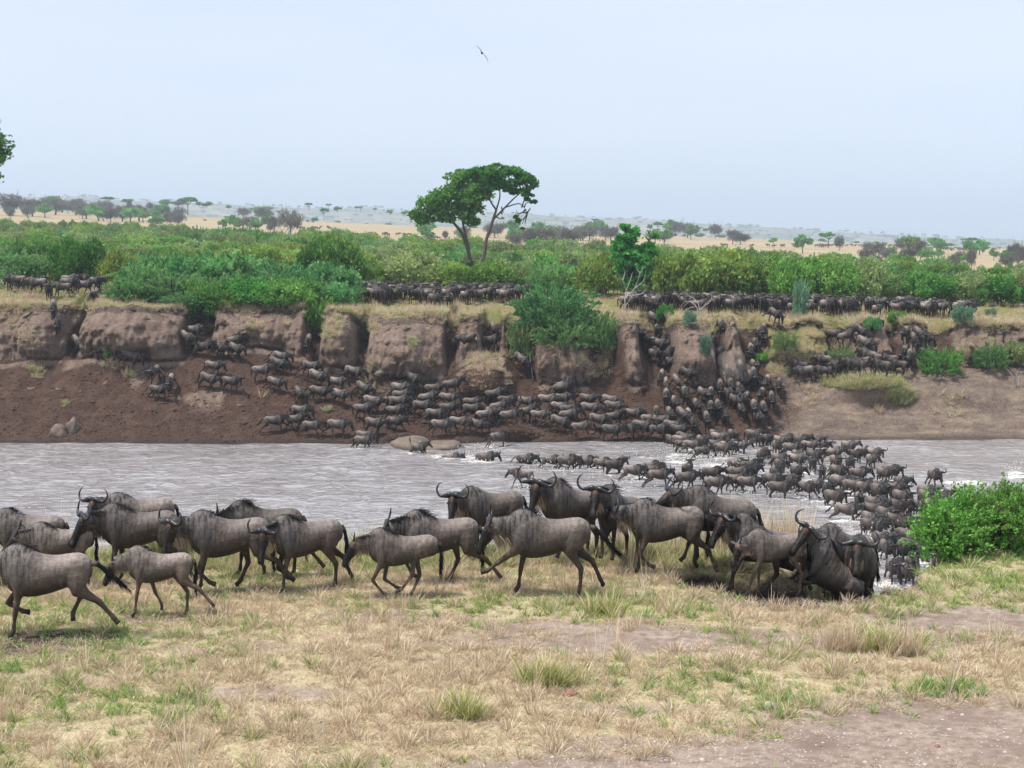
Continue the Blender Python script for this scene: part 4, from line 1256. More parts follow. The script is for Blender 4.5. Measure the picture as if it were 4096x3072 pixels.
def mat_grass(name):
    t = NT(name)
    c = t.attr('gc', 'Color')
    d = t.new('BsdfDiffuse'); t.put(d.inputs['Color'], c)
    tr = t.new('BsdfTranslucent'); t.put(tr.inputs['Color'], c)
    m = t.new('MixShader'); t.put(m.inputs[0], 0.3); t.l.new(d.outputs[0], m.inputs[1]); t.l.new(tr.outputs[0], m.inputs[2])
    t.l.new(m.outputs[0], t.out.inputs['Surface'])
    return t.m
M_GRASS = mat_grass('grass_blade')
STRAW = np.array([(0.70, 0.58, 0.41), (0.60, 0.48, 0.33), (0.80, 0.71, 0.56), (0.50, 0.40, 0.28), (0.66, 0.51, 0.35)])
GREEN = np.array([(0.28, 0.38, 0.09), (0.40, 0.46, 0.14), (0.18, 0.34, 0.10), (0.50, 0.50, 0.19), (0.22, 0.40, 0.17)])
def tuft(seed, n, h, spread, lean, width, pal, base_r=0.05, curl=0.5):
    rng = np.random.default_rng(seed)
    V, F, Cc = [], [], []
    for i in range(n):
        th = rng.random() * 6.283; r = math.sqrt(rng.random()) * base_r
        p = np.array((r * math.cos(th), r * math.sin(th), -0.01))
        th2 = rng.random() * 6.283; ln = abs(rng.normal(0, lean))
        d = unit((math.cos(th2) * ln + spread * math.cos(th), math.sin(th2) * ln + spread * math.sin(th), 1.0))
        sd = unit(np.cross(d, rng.normal(0, 1, 3)))
        L = h * rng.uniform(0.45, 1.15); c = pal[rng.integers(len(pal))] * rng.uniform(0.75, 1.15)
        k = len(V)
        for j, w in enumerate((0.8, 1.0, 0.7, 0.0)):
            if j == 3: V.append(p.copy()); Cc.append(c * 1.05)
            else: V += [p + sd * width * w, p - sd * width * w]; Cc += [c * (0.84 + 0.08 * j)] * 2
            out = np.array((d[0], d[1], 0)); d = unit(d + curl * 0.35 * out + np.array((0, 0, -0.12 * curl))); p = p + d * L / 3
        F += [(k, k + 1, k + 3, k + 2), (k + 2, k + 3, k + 5, k + 4), (k + 4, k + 5, k + 6, k + 6)]
    F = np.array(F); tri = F[:, 2] == F[:, 3]
    return mesh_np('tuft', np.array(V), [F[~tri], F[tri][:, :3]], (M_GRASS,), False, None, dict(gc=np.array(Cc)))
TUFTS = [tuft(1, 60, .12, .5, .8, .0034, STRAW, .10, .8), tuft(2, 60, .10, .7, 1.2, .0034, STRAW, .13, .6), tuft(3, 46, .22, .25, .45, .0036, STRAW, .07, .7), tuft(4, 26, .44, .16, .24, .0036, STRAW[[0, 2, 3, 4]], .06, .5),
         tuft(5, 54, .10, .5, .8, .0040, GREEN, .10, .8), tuft(6, 40, .20, .3, .45, .0042, GREEN, .06, .8), tuft(7, 30, .38, .2, .28, .0045, np.vstack([GREEN[[0, 1, 3]], STRAW[:1]]), .05, .6),
         tuft(8, 64, .09, 1.2, 2.4, .0032, np.vstack([STRAW, STRAW * 0.75]), .20, .3), tuft(9, 60, .07, .8, 1.2, .0036, np.vstack([GREEN, STRAW[:3]]), .15, .5), tuft(10, 12, .72, .08, .18, .0040, np.vstack([STRAW[[0, 2, 4]], [(0.55, 0.33, 0.2)]]), .05, .25),
         tuft(11, 44, .28, .3, .5, .0044, np.vstack([GREEN[:3], STRAW[:2]]), .09, .9)]
# ---------------------------------------------------------------- bushes of the far bank
def far_at(px, py, Y=None):
    if Y is not None: 
        q = at_depth(px, py, Y); h, n = down_far(q.x, q.y); return h
    h, n = hit_far(px, py)
    if h is None or h.y > 1100:
        q = at_depth(px, py, 880.0); return Vector((q.x, q.y, q.z))
    return h
def px_bush(px, base, top, wpx, kind, mat, label, group=None, Y=None, name='bush', cat='bush', tree=False, sink=0.0, aspect=None):
    q = far_at(px, base, Y)
    s = q.y / FPX
    row = 1536 + FPX * math.tan(math.atan2(EYE_Z - q.z, q.y) - PITCH)
    h = max((row - top) * s, 0.8 if not tree else 0.5); w = wpx * s
    return bush((q.x, q.y, q.z - sink), w, h, kind, mat, label, group, name, cat, tree)

GB = 'bushes along the top of the far bank'
for a in [
    (70, 1135, 985, 300, 'bush', 'blue', 'blue-green bush behind the first small group of wildebeest on the plateau', 131),
    (310, 1140, 915, 250, 'bush', 'dark', 'dark round bush rising behind the second small group on the plateau', 134),
    (215, 1120, 960, 200, 'wispy', 'olive', 'olive wispy bush left of the dark round bush', 139),
    (470, 1150, 980, 190, 'bush', 'yellow', 'yellow-green bush between the dark round bush and the big thicket', 133),
    (560, 1190, 1000, 260, 'wispy', 'blue', 'feathery bush at the left end of the big thicket on the bank edge', 127),
    (700, 1200, 950, 400, 'wispy', 'blue', 'tall feathery blue-green bush forming the crest of the big thicket', 130),
    (900, 1200, 930, 420, 'wispy', 'blue', 'largest feathery bush in the middle of the big thicket', 132),
    (1120, 1200, 985, 380, 'wispy', 'blue', 'broad feathery bush on the right shoulder of the big thicket', 129),
    (1300, 1200, 1030, 300, 'bush', 'blue', 'rounded bush at the right end of the big thicket beside the herd', 128),
    (1320, 1120, 895, 300, 'bush', 'green', 'leafy green bush standing taller behind the big thicket', 140),
    (640, 1230, 1105, 190, 'wispy', 'silver', 'pale feathery bush hanging low at the front of the big thicket', 124),
    (820, 1260, 1090, 260, 'bush', 'green', 'leafy bush spilling over the bank below the big thicket', 122.5),
    (1010, 1270, 1090, 280, 'bush', 'dark', 'shady green bush at the lip of the bank under the big thicket', 122.5),
    (1180, 1290, 1100, 290, 'bush', 'green', 'leafy bush overhanging the dark gully below the thicket', 122.2),
    (1330, 1240, 1110, 200, 'bush', 'blue', 'bush on the bank lip just left of the crowded herd', 124),
    (930, 1290, 1190, 170, 'wispy', 'yellow', 'small yellow-green shrub trailing down the bank face', 121.5),
    (1500, 1120, 1045, 130, 'bush', 'green', 'small bright bush behind the left end of the crowded herd', 141),
    (1640, 1125, 985, 330, 'bush', 'olive', 'wide olive bush behind the crowded herd', 143),
    (1800, 1130, 1035, 240, 'bush', 'yellow', 'yellow-tinged bush behind the middle of the crowded herd', 142),
    (1960, 1125, 1020, 240, 'bush', 'green', 'leafy bush under the tall twin-trunk trees', 141),
    (2090, 1125, 1010, 210, 'bush', 'olive', 'olive bush right of the tall trees behind the herd', 142),
    (2200, 1120, 990, 240, 'wispy', 'blue', 'feathery bush behind the huge bank-side bush', 139),
    (2410, 1135, 985, 250, 'bush', 'yellow', 'yellow-green bush left of the dark upright tree', 138),
    (2700, 1190, 985, 300, 'bush', 'yellow', 'spreading leafy bush right of the dark upright tree', 134),
    (2850, 1190, 955, 420, 'bush', 'yellow', 'broad domed yellow-green bush, tallest above the second herd', 136),
    (3040, 1195, 985, 330, 'bush', 'green', 'leafy green bush between the two broad domes', 136),
    (3280, 1200, 990, 330, 'bush', 'green', 'deep green domed bush behind the packed herd', 136),
    (3440, 1205, 1005, 260, 'bush', 'olive', 'olive domed bush behind the packed herd', 138),
    (3570, 1210, 1085, 230, 'bush', 'olive', 'low olive bush between the domes above the packed herd', 141),
    (3720, 1215, 1065, 280, 'bush', 'green', 'bright leafy bush above the thinning end of the herd', 138),
    (3870, 1225, 1080, 250, 'bush', 'olive', 'olive bush near the open grass on the plateau', 138),
    (4000, 1235, 1080, 240, 'bush', 'dark', 'dark bush beside the open grass on the plateau', 137),
    (4120, 1240, 1070, 240, 'bush', 'olive', 'bush cut by the right edge of the view', 137),
    (3150, 1190, 1010, 210, 'bush', 'bright', 'bright green bush set low behind the silver sapling', 133),
]:
    px_bush(a[0], a[1], a[2], a[3], a[4], a[5], a[6], GB, a[7])
for i, (px, base, top, w, k, m, Y) in enumerate([(520, 1215, 1075, 230, 'wispy', 'blue', 123.5), (700, 1235, 1040, 330, 'wispy', 'blue', 124.5), (880, 1245, 1020, 360, 'wispy', 'blue', 125.0), (1060, 1240, 1030, 360, 'wispy', 'blue', 125.0), (1240, 1240, 1050, 320, 'wispy', 'blue', 124.5),
        (740, 1285, 1150, 230, 'wispy', 'blue', 121.2), (900, 1265, 1120, 260, 'wispy', 'green', 121.6), (1090, 1300, 1150, 230, 'bush', 'green', 121.0), (1260, 1300, 1120, 230, 'wispy', 'green', 121.4), (1380, 1215, 1100, 200, 'wispy', 'blue', 126.0), (1000, 1150, 960, 400, 'wispy', 'green', 133.0), (620, 1150, 985, 300, 'wispy', 'green', 131.0)]):
    px_bush(px, base, top, w, k, m, '%s bush inside the big thicket spilling over the bank, %s of twelve from the left' % ('feathery' if k == 'wispy' else 'leafy', ordinal(sorted([520, 700, 880, 1060, 1240, 740, 900, 1090, 1260, 1380, 1000, 620]).index(px) + 1)), GB, Y)
GS = 'bushes growing on the bank face'
for a in [
    (2215, 1400, 1060, 400, 'wispy', 'blue', 'huge feathery grey-green bush hanging over the middle of the bank', 118.0),
    (2260, 1470, 1230, 300, 'wispy', 'blue', 'lower half of the feathery bush mass hanging down the bank', 116.0),
    (2090, 1370, 1190, 170, 'wispy', 'olive', 'olive shrub at the left foot of the huge feathery bush', 117.5),
    (2390, 1330, 1190, 200, 'wispy', 'blue', 'feathery shrub at the right shoulder of the huge bank bush', 118.5),
    (3760, 1500, 1345, 210, 'wispy', 'green', 'leafy shrub on the bank beside the far descending file', None),
    (3700, 1450, 1370, 100, 'wispy', 'blue', 'small feathery shrub at the edge of the far descending file', None),
    (3960, 1480, 1330, 170, 'wispy', 'blue', 'round dark shrub high on the right-hand bank', None),
    (4070, 1460, 1350, 150, 'bush', 'olive', 'olive shrub beside the dead sticks on the right-hand bank', None),
    (3050, 1460, 1395, 75, 'bush', 'bright', 'small vivid green shrub beside the middle descending file', None),
    (3590, 1300, 1230, 90, 'bush', 'green', 'leafy sprig on the bank lip in front of the packed herd', None),
    (3490, 1330, 1255, 80, 'bush', 'blue', 'leafy sprig hanging over the cliff under the packed herd', None),
    (3360, 1480, 1345, 130, 'wispy', 'olive', 'dry olive shrub on the slope above the grassy ledge', None),
    (3140, 1400, 1290, 130, 'wispy', 'olive', 'dry shrub under the silver sapling on the bank', None),
    (2760, 1310, 1230, 70, 'bush', 'silver', 'small silver-green sprig near the main descending file', None),
    (2820, 1420, 1300, 60, 'wispy', 'silver', 'thin silver-green sapling on the rounded cliff face', None),
    (2660, 1280, 1205, 80, 'bush', 'dark', 'dark little shrub at the head of the main descending file', None),
    (440, 1430, 1400, 60, 'bush', 'green', 'small green shrub among three walking wildebeest', None),
    (3960, 1270, 1215, 60, 'wispy', 'silver', 'silver-green sprig at the end of the packed herd', None),
    (3850, 1290, 1190, 110, 'wispy', 'silver', 'open silver-green shrub with yellow flowers on the bank lip', None),
    (2380, 1340, 1260, 90, 'wispy', 'yellow', 'yellowing shrub right of the huge feathery bush', None),
]:
    px_bush(a[0], a[1], a[2], a[3], a[4], a[5], a[6], GS, a[7], name='shrub' if a[3] < 180 else 'bush')
px_bush(3200, 1250, 1045, 80, 'wispy', 'silver', 'tall silver-green sapling standing before the packed herd', GS, 121.5, name='sapling', cat='sapling')

# ---------------------------------------------------------------- thicket rows behind (each bush its own), farther ones as one mass
rngv = np.random.default_rng(21)
names_t = ('feathery', 'rounded', 'leafy', 'spreading', 'low', 'domed')
rows = [(146, 0, 26), (158, .5, 26), (171, 0, 26)]
for ri, (Y0, off, n) in enumerate(rows):
    for i in range(n):
        t = -0.375 + 0.75 * (i + 0.5 * (ri % 2) + 0.2 * rngv.standard_normal()) / n
        Y = Y0 + rngv.uniform(-3, 3); X = t * Y
        h, nn = down_far(X, Y)
        if h is None or -.048 < t < -.008: continue
        mk = rngv.random()
        kind, mat = ('wispy', 'blue') if mk < .3 else (('bush', 'olive') if mk < .55 else (('bush', 'green') if mk < .75 else ('bush', 'yellow')))
        hgt = rngv.uniform(2.6, 4.3) * (1.0 if t < 0.05 else 0.8); w = rngv.uniform(5.5, 8.0)
        bush(h, w, hgt, kind, mat, '%s bush, %s from the left in the %s thicket row behind the bank' % ({'blue': 'feathery grey-green', 'olive': 'olive green', 'green': 'leafy green', 'yellow': 'yellowish green'}[mat], ordinal(i + 1), ORD[ri]), 'thicket bushes behind the bank')
P, Rr, Sc, Ix = [], [], [], []
tries = 0
protos = [crown_mesh('bush', 0, 'olive'), crown_mesh('bush', 1, 'green'), crown_mesh('wispy', 0, 'blue'), crown_mesh('bush', 2, 'yellow'), crown_mesh('wispy', 1, 'olive')]
for Y in np.concatenate([np.arange(182, 250, 8.0), np.arange(250, 420, 11.0)]):
    n = int(0.78 * Y / 6.2)
    for i in range(n):
        t = -0.385 + 0.77 * (i + rngv.random()) / n
        lim = np.interp(t, [-.4, -.2, -.05, .05, .2, .27, .4], [410, 375, 330, 310, 280, 215, 200]) + rngv.normal(0, 14)
        if Y > lim: continue
        X, YY = t * Y, Y + rngv.uniform(-5, 5)
        h, nn = down_far(X, YY)
        if h is None: continue
        w = rngv.uniform(2.8, 4.6); P.append(h); Rr.append((0, 0, rngv.uniform(0, 6.28))); Sc.append((w, w, rngv.uniform(2.2, 4.0) * (1.0 + 0.4 * float(sstep(210, 300, Y))))); Ix.append(int(rngv.choice(5, p=[.28, .2, .22, .18, .12])))
scatter('thicket', 'mass of low green scrub running back to the plain', protos, P, Rr, Sc, Ix)

# ---------------------------------------------------------------- trees of the plain
TREES = [
 (40,862,768,150,'bare'),(130,866,790,130,'bare'),(215,832,782,90,'round'),(222,860,786,150,'bare'),(305,862,792,110,'bare'),(345,876,812,120,'bare'),(395,884,820,130,'round'),(435,822,788,62,'flat'),(510,818,795,64,'round'),
 (490,884,815,130,'bare'),(555,884,815,120,'bare'),(665,832,796,60,'round'),(715,828,800,84,'bare'),(752,858,790,84,'flat'),(796,828,806,30,'round'),(826,832,807,60,'round'),(915,838,820,28,'round'),(1008,842,831,44,'round'),
 (1080,842,825,40,'round'),(622,884,836,44,'round'),(652,850,825,22,'round'),(690,884,840,84,'bare'),(892,922,876,44,'round'),(922,908,870,32,'bare'),(958,922,878,64,'round'),(1022,932,870,64,'round'),(1082,932,886,40,'bare'),(1162,942,830,136,'bare'),
 (1235,842,812,34,'flat'),(1296,882,833,42,'flat'),(1316,842,815,26,'flat'),(1350,850,825,38,'round'),(1425,848,826,18,'flat'),(1442,850,826,18,'flat'),(1500,852,833,20,'flat'),(1560,860,838,38,'round'),(1618,864,840,38,'round'),(1716,962,935,28,'bare'),
 (1782,962,920,32,'bare'),(1960,952,890,62,'bare'),(1992,948,900,42,'round'),(2062,984,910,94,'round'),(2132,992,905,124,'bare'),(2192,992,905,104,'bare'),(2272,988,910,134,'bare'),(2332,962,900,124,'bare'),(2422,962,905,84,'bare'),(2382,902,875,32,'flat'),
 (2356,902,885,26,'round'),(2632,932,889,42,'flat'),(2600,922,897,32,'round'),(2668,922,902,36,'round'),(2750,952,888,96,'bare'),(2662,966,930,84,'bare'),(2800,930,908,30,'flat'),(2825,930,912,36,'round'),(2962,978,930,94,'bare'),(3092,978,950,54,'round'),
 (3210,1014,938,86,'round'),(3312,992,930,78,'flat'),(3356,1004,937,54,'bare'),(3470,1008,968,64,'bare'),(3566,1032,985,44,'round'),(3636,1042,944,78,'flat'),(3682,1046,954,74,'bare'),(3602,1046,1006,22,'round'),(3756,1038,995,58,'round'),(3880,992,951,74,'flat'),
 (3932,1018,990,17,'round'),(3840,1052,1000,62,'bare'),(3886,1082,990,54,'bare'),(3792,1062,1034,34,'round'),(3976,1042,994,48,'round'),(4022,1072,1000,64,'round'),(4076,1052,965,74,'bare'),(3862,1088,1045,48,'round'),(3986,1102,1050,28,'round'),(4042,1102,1050,28,'round'),(3716,1062,1032,84,'round')]
rx_ = np.random.default_rng(44)
for x0, x1, y0, y1, n in ((-20, 620, 838, 892, 26), (620, 1130, 872, 925, 12), (2040, 2480, 940, 992, 14), (2560, 3000, 935, 985, 7), (3420, 4110, 1000, 1092, 20), (1700, 2040, 945, 990, 5)):
    for i in range(n):
        b_ = rx_.uniform(y0, y1); hh_ = rx_.uniform(.55, 1.0) * (b_ - 770) * .55 + 10
        k_ = 'bare' if rx_.random() < .58 else 'round'
        TREES.append((round(rx_.uniform(x0, x1), 1), round(b_, 1), round(b_ - min(hh_, 62), 1), round(min(hh_, 62) * rx_.uniform(1.0, 1.7), 1), k_))
KN = {'bare': 'bare grey-twigged', 'flat': 'flat-topped', 'round': 'round green'}
for i, (px, b, tp, w, k) in enumerate(TREES):
    side = 'west of the tall trees' if px < 1640 else ('beyond the tall trees' if px < 2200 else 'right of the tall trees')
    sm = sorted([q for q in TREES if q[4] == k], key=lambda q: q[0])
    lab = '%s tree on the far plain, %s of its kind from the left' % (KN[k], ordinal(sm.index((px, b, tp, w, k)) + 1))
    px_bush(px, b, tp, w, k, {'bare': 'grey', 'flat': 'dark', 'round': 'blue'}[k] if i % 3 else {'bare': 'grey', 'flat': 'olive', 'round': 'green'}[k], lab, 'scattered trees of the far plain', None, 'savanna_tree', 'tree', True)
# far tree belts on ridge and hills
P, Rr, Sc, Ix = [], [], [], []
for i in range(900):
    t = rngv.uniform(-.40, .40)
    if i < 90:
        Y = rngv.uniform(930, 1150); z = float(plateau_z(t * Y, Y)) - 0.00004 * max(Y - 900, 0) ** 2
        s = rngv.uniform(1.8, 3.6)
    else:
        Y = rngv.uniform(3000, 4590); z = float(hill_z(np.array(t), np.array(Y))); s = rngv.uniform(4, 10)
    P.append((t * Y, Y, z - .5)); Rr.append((0, 0, rngv.uniform(0, 6.28))); Sc.append((s * rngv.uniform(.8, 1.6), s, s * rngv.uniform(.8, 1.3))); Ix.append(int(rngv.integers(0, 3)))
scatter('distant_woodland', 'far-off belts of trees along the ridge and hills', [crown_mesh('round', 0, 'dark'), crown_mesh('round', 1, 'green'), crown_mesh('round', 2, 'olive')], P, Rr, Sc, Ix)

# ---------------------------------------------------------------- the tall trees and other single trees
def custom_tree(name, label, Y, trunk_paths, clumps, mat, leaf=0.17, per=900, seed=5, group=None, depth=0.75):
    rng = np.random.default_rng(seed)
    base = at_depth(*trunk_paths[0][0][0][:2], Y)
    g, _ = down_far(base.x, Y); base = g
    e = empty(name, base)
    B = np.array(base); s = Y / FPX
    def W(px, py, dy=0.0): return np.array(at_depth(px, py, Y)) + np.array((0, dy, 0)) - B
    paths = []
    for pts, rad in trunk_paths:
        q = np.array([W(a, b, (c[0] if c else 0)) for a, b, *c in pts])
        q = catmull(q, 4); paths.append((q, np.interp(np.linspace(0, 1, len(q)), np.linspace(0, 1, len(rad)), rad)))
    allp = np.concatenate([p for p, r in paths[0:]])
    C, Rd = [], []
    for px, py, rx, ry in clumps:
        m = max(4, int(rx * ry / 130))
        for _ in range(m):
            a = rng.random() * 6.283; r = math.sqrt(rng.random())
            dy = rng.uniform(-1, 1) * depth * rx * s
            c = W(px + rx * .8 * r * math.cos(a), py + ry * .8 * r * math.sin(a), dy)
            C.append(c); Rd.append(rng.uniform(0.38, 0.66) * min(rx, ry) * s)
    C, Rd = np.array(C), np.array(Rd)
    for c in C[:: 2]:
        j = np.argmin(np.linalg.norm(allp - c, axis=1) + 0.8 * np.maximum(allp[:, 2] - c[2], 0)); p0 = allp[j]
        md = p0 * .5 + c * .5 + rng.normal(0, .25, 3)
        paths.append((catmull([p0, md, c], 3), np.linspace(0.09, 0.02, 7)))
    P, D, k = clump_points(C, Rd, int(per * 2.6) * len(clumps), rng, 0.7)
    kp = vnoise(P[:, 0] * 0.85 + seed, P[:, 1] * 0.85, P[:, 2] * 1.15, 3) > -0.10
    P, D, k = P[kp], D[kp], k[kp]
    lv = np.clip(0.55 * rng.random(len(P)) + 0.45 * rng.random(len(C))[k], 0, .97)
    V, F, L = leaf_cloud(P, D, leaf * 1.15, rng, 1.7, lv)
    link('crown', mesh_np('crown', V, F, (ML[mat],), False, dict(lv=L)), e)
    link('trunk', tube_mesh(paths, M_BARK, 7), e)
    return tag(e, label, 'tree', group)
custom_tree('tall_tree', 'tall green tree with a forked trunk and low spreading crown, left of the pair', 172,
    [([(1880, 1040), (1868, 985), (1845, 930), (1815, 893), (1780, 860)], (.26, .22, .2, .15, .08)), ([(1878, 1000), (1862, 940), (1850, 880), (1850, 800)], (.16, .15, .12, .06)), ([(1815, 893), (1750, 850), (1710, 830)], (.12, .08, .05)), ([(1850, 880), (1900, 800), (1930, 740)], (.1, .08, .05))],
    [(1720, 850, 75, 55), (1800, 810, 80, 60), (1690, 880, 45, 25), (1870, 760, 75, 70), (1780, 885, 50, 22), (1880, 850, 55, 55), (1840, 710, 60, 38), (1660, 860, 24, 24), (1900, 890, 30, 28), (1780, 760, 45, 30), (1830, 860, 60, 40), (1750, 800, 60, 40), (1930, 800, 40, 50)], 'dark', 0.19, 780, 5, 'tall pair of trees above the thicket')
custom_tree('tall_tree', 'tall green tree with a leaning trunk and open arching crown, right of the pair', 168,
    [([(1908, 1090), (1935, 1025), (1945, 960), (1972, 880), (1985, 840)], (.27, .24, .2, .17, .13)), ([(1985, 840), (1960, 800), (1950, 740), (1960, 700)], (.12, .10, .08, .05)), ([(1985, 840), (2000, 780), (1990, 720)], (.11, .08, .05)), ([(1972, 880), (2020, 830), (2060, 790), (2110, 750)], (.12, .1, .08, .04)), ([(2020, 830), (2080, 815), (2110, 850)], (.08, .06, .03))],
    [(1960, 695, 75, 32), (2040, 705, 70, 38), (1990, 740, 70, 28), (2110, 745, 40, 40), (2125, 800, 22, 30), (2080, 830, 30, 24), (2070, 880, 22, 22), (2030, 860, 24, 20), (1900, 700, 40, 30), (2085, 770, 30, 30), (1930, 760, 30, 26), (1985, 700, 90, 36), (2050, 745, 45, 30), (2080, 720, 50, 35), (1940, 720, 50, 40), (2105, 870, 18, 20), (2090, 905, 16, 16)], 'dark', 0.19, 640, 6, 'tall pair of trees above the thicket')
custom_tree('upright_tree', 'dark glossy upright tree standing out of the yellow-green bushes', 134,
    [([(2535, 1150), (2530, 1050), (2520, 950)], (.2, .16, .08)), ([(2530, 1050), (2580, 980), (2610, 950)], (.1, .08, .05))],
    [(2515, 925, 42, 34), (2500, 975, 45, 40), (2530, 1030, 75, 50), (2570, 940, 26, 22), (2615, 950, 22, 20), (2590, 990, 40, 30), (2620, 1030, 20, 35), (2540, 1095, 80, 50), (2475, 1010, 24, 40)], 'dark', 0.2, 620, 7, None)
custom_tree('edge_tree', 'dark green tree reaching in at the left edge above the plain', 150,
    [([(-90, 1130), (-80, 900), (-60, 700), (-50, 560)], (.3, .25, .2, .1)), ([(-70, 760), (-30, 720)], (.1, .05)), ([(-60, 700), (-20, 560)], (.12, .05))],
    [(-20, 500, 30, 40), (5, 580, 46, 60), (-20, 640, 40, 40), (-10, 720, 24, 26), (-70, 560, 60, 80), (-80, 700, 60, 60), (-10, 745, 14, 16), (-60, 450, 50, 40)], 'dark', 0.17, 700, 8, None)

# ---------------------------------------------------------------- dead wood
def dead(name, label, base_px, branches, Y, rad=0.05):
    b = at_depth(base_px[0], base_px[1], Y); g, _ = down_far(b.x, Y)
    e = empty(name, g); B = np.array(g)
    off = np.array((0, 0, 0.0)); q0 = np.array(at_depth(base_px[0], base_px[1], Y)) - B
    for i, br in enumerate(branches):
        pts = np.array([np.array(at_depth(a, c, Y)) - B - q0 + np.array((0, random.uniform(-.35, .35) * (j > 0), 0)) for j, (a, c) in enumerate(br)])
        pts = catmull(pts, 4)
        link('branch' if i else 'stem', tube_mesh([(pts, np.linspace(rad if i == 0 else rad * .7, 0.010, len(pts)))], M_DEAD, 5), e)
    return tag(e, label, 'dead shrub', 'dead wood on the bank')
random.seed(11)
dead('dead_shrub', 'leafless pale dead shrub on the bank lip beside the huge bush', (2505, 1260), [[(2505, 1260), (2500, 1200), (2505, 1160), (2490, 1120), (2465, 1085)], [(2505, 1160), (2520, 1120), (2530, 1085)], [(2502, 1190), (2540, 1150), (2560, 1090), (2578, 1060)], [(2540, 1150), (2575, 1120), (2585, 1075)], [(2503, 1220), (2530, 1180), (2545, 1130)], [(2490, 1120), (2500, 1090), (2490, 1060)], [(2560, 1090), (2545, 1070)], [(2506, 1240), (2480, 1200), (2475, 1150)], [(2530, 1180), (2570, 1170), (2590, 1140)]], 121.0, .075)
dead('dead_branches', 'fallen grey branches lying at the lip before the second herd', (2800, 1255), [[(2800, 1255), (2785, 1210), (2760, 1190), (2735, 1210)], [(2790, 1220), (2770, 1195), (2740, 1190), (2720, 1215)], [(2800, 1230), (2790, 1190), (2745, 1160), (2720, 1140)], [(2800, 1240), (2820, 1200), (2860, 1170)], [(2795, 1225), (2840, 1190), (2850, 1160)], [(2785, 1210), (2750, 1220), (2730, 1240)]], 121.0, .07)
dead('dead_sticks', 'tangle of pale dead sticks on the right-hand bank', (4070, 1535), [[(4070, 1535), (4050, 1490), (4030, 1460)], [(4070, 1535), (4085, 1490), (4100, 1465)], [(4060, 1515), (4035, 1500)], [(4070, 1520), (4065, 1480), (4075, 1455)], [(4080, 1510), (4110, 1500)]], 115.5, .05)
dead('bent_stick', 'thin pale bent stick standing on the slope below the huge bush', (2132, 1540), [[(2132, 1540), (2125, 1490), (2120, 1440), (2135, 1415)]], 116.0, .04)

# ---------------------------------------------------------------- grass on the far bank
P, Rr, Sc, Ix = [], [], [], []
nr, nc = BANKG.shape[:2]
def add_grass(p, s, straw=0.85):
    P.append(p); Rr.append((rngv.normal(0, .15), rngv.normal(0, .15), rngv.uniform(0, 6.28))); q = s * rngv.uniform(.7, 1.3); Sc.append((q * 1.5, q * 1.5, q)); Ix.append(int(rngv.choice([2, 3, 0, 3])) if rngv.random() < straw else int(rngv.choice([5, 6, 10])))
topi = 5 + 45 + 43 - 1
for j in range(0, nc):                                             # fringe along the lip
    pxx = BANKG[topi, j, 0] / BPX + 2048
    dens = (1.0 if not (1850 < pxx < 1990 or 2050 < pxx < 2420) else .5) * float(np.clip(0.62 + 1.1 * vnoise(pxx / 55.0, 3.3, 0, 3), 0.06, 1.0))
    hk = float(np.clip(0.8 + 0.9 * vnoise(pxx / 90.0, 7.7, 0, 2), 0.4, 1.5))
    for _ in range(13):
        if rngv.random() > dens: continue
        i = topi + (rngv.integers(-2, 9) if rngv.random() < .72 else -int(abs(rngv.normal(0, 5))) )
        p = BANKG[i, j] + np.array((rngv.uniform(-.1, .1), rngv.uniform(-.15, .15), -.02))
        add_grass(p, hk * rngv.uniform(0.9, 1.9) * (1.0 if i > topi - 1 else .8), .80)
for px, py, rx, ry, n, straw in ((1955, 1450, 110, 40, 260, .85), (1955, 1500, 115, 60, 160, .95), (1340, 1320, 85, 60, 320, .6), (1370, 1420, 80, 50, 240, .85), (1500, 1310, 70, 40, 220, .85), (1660, 1430, 110, 60, 330, .9), (1480, 1480, 40, 80, 160, .4),
        (560, 1470, 170, 40, 300, .75), (110, 1330, 90, 70, 260, .9), (180, 1480, 70, 40, 160, .5), (1130, 1330, 80, 40, 200, .85), (3450, 1530, 170, 30, 800, .06), (3600, 1585, 60, 35, 340, .06), (3380, 1550, 100, 40, 220, .8), (3520, 1660, 32, 28, 110, .8), (3200, 1440, 120, 60, 420, .75),
        (3330, 1400, 120, 60, 380, .75), (2380, 1440, 110, 80, 380, .85), (2160, 1450, 90, 70, 300, .8), (2520, 1270, 90, 25, 220, .8), (2950, 1280, 90, 25, 160, .8), (3180, 1500, 90, 30, 160, .9), (3230, 1560, 80, 60, 120, .95), (3800, 1620, 100, 50, 90, .8), (3950, 1420, 140, 70, 260, .6), (260, 1620, 8, 8, 10, .1), (1310, 1640, 12, 12, 14, .3),
        (3800, 1440, 100, 60, 160, .6), (1650, 1370, 25, 15, 20, .1), (1520, 1560, 30, 14, 18, .8), (900, 1600, 200, 40, 16, .95), (300, 1560, 200, 40, 14, .9), (2100, 1380, 50, 60, 150, .4), (780, 1300, 90, 30, 240, .7), (1000, 1300, 100, 30, 240, .8)):
    for _ in range(n):
        a = rngv.random() * 6.283; r = math.sqrt(rngv.random())
        h, nn = hit_far(px + rx * r * math.cos(a), py + ry * r * math.sin(a))
        if h is not None and h.y < 135 and float(vnoise(h.x * .9, h.z * .9, h.y * .5, 3)) > (-0.05 + 0.25 * r if straw > .3 else -2): add_grass(np.array(h), rngv.uniform(.7, 1.6), straw)
for _ in range(3800):                                              # plateau grass
    t = rngv.uniform(-.39, .39); Y = 120 + 24 * rngv.random() ** 1.5
    h, nn = down_far(t * Y, Y)
    if h is not None and h.z > 7.5: add_grass(np.array(h), rngv.uniform(.8, 1.5), .85)
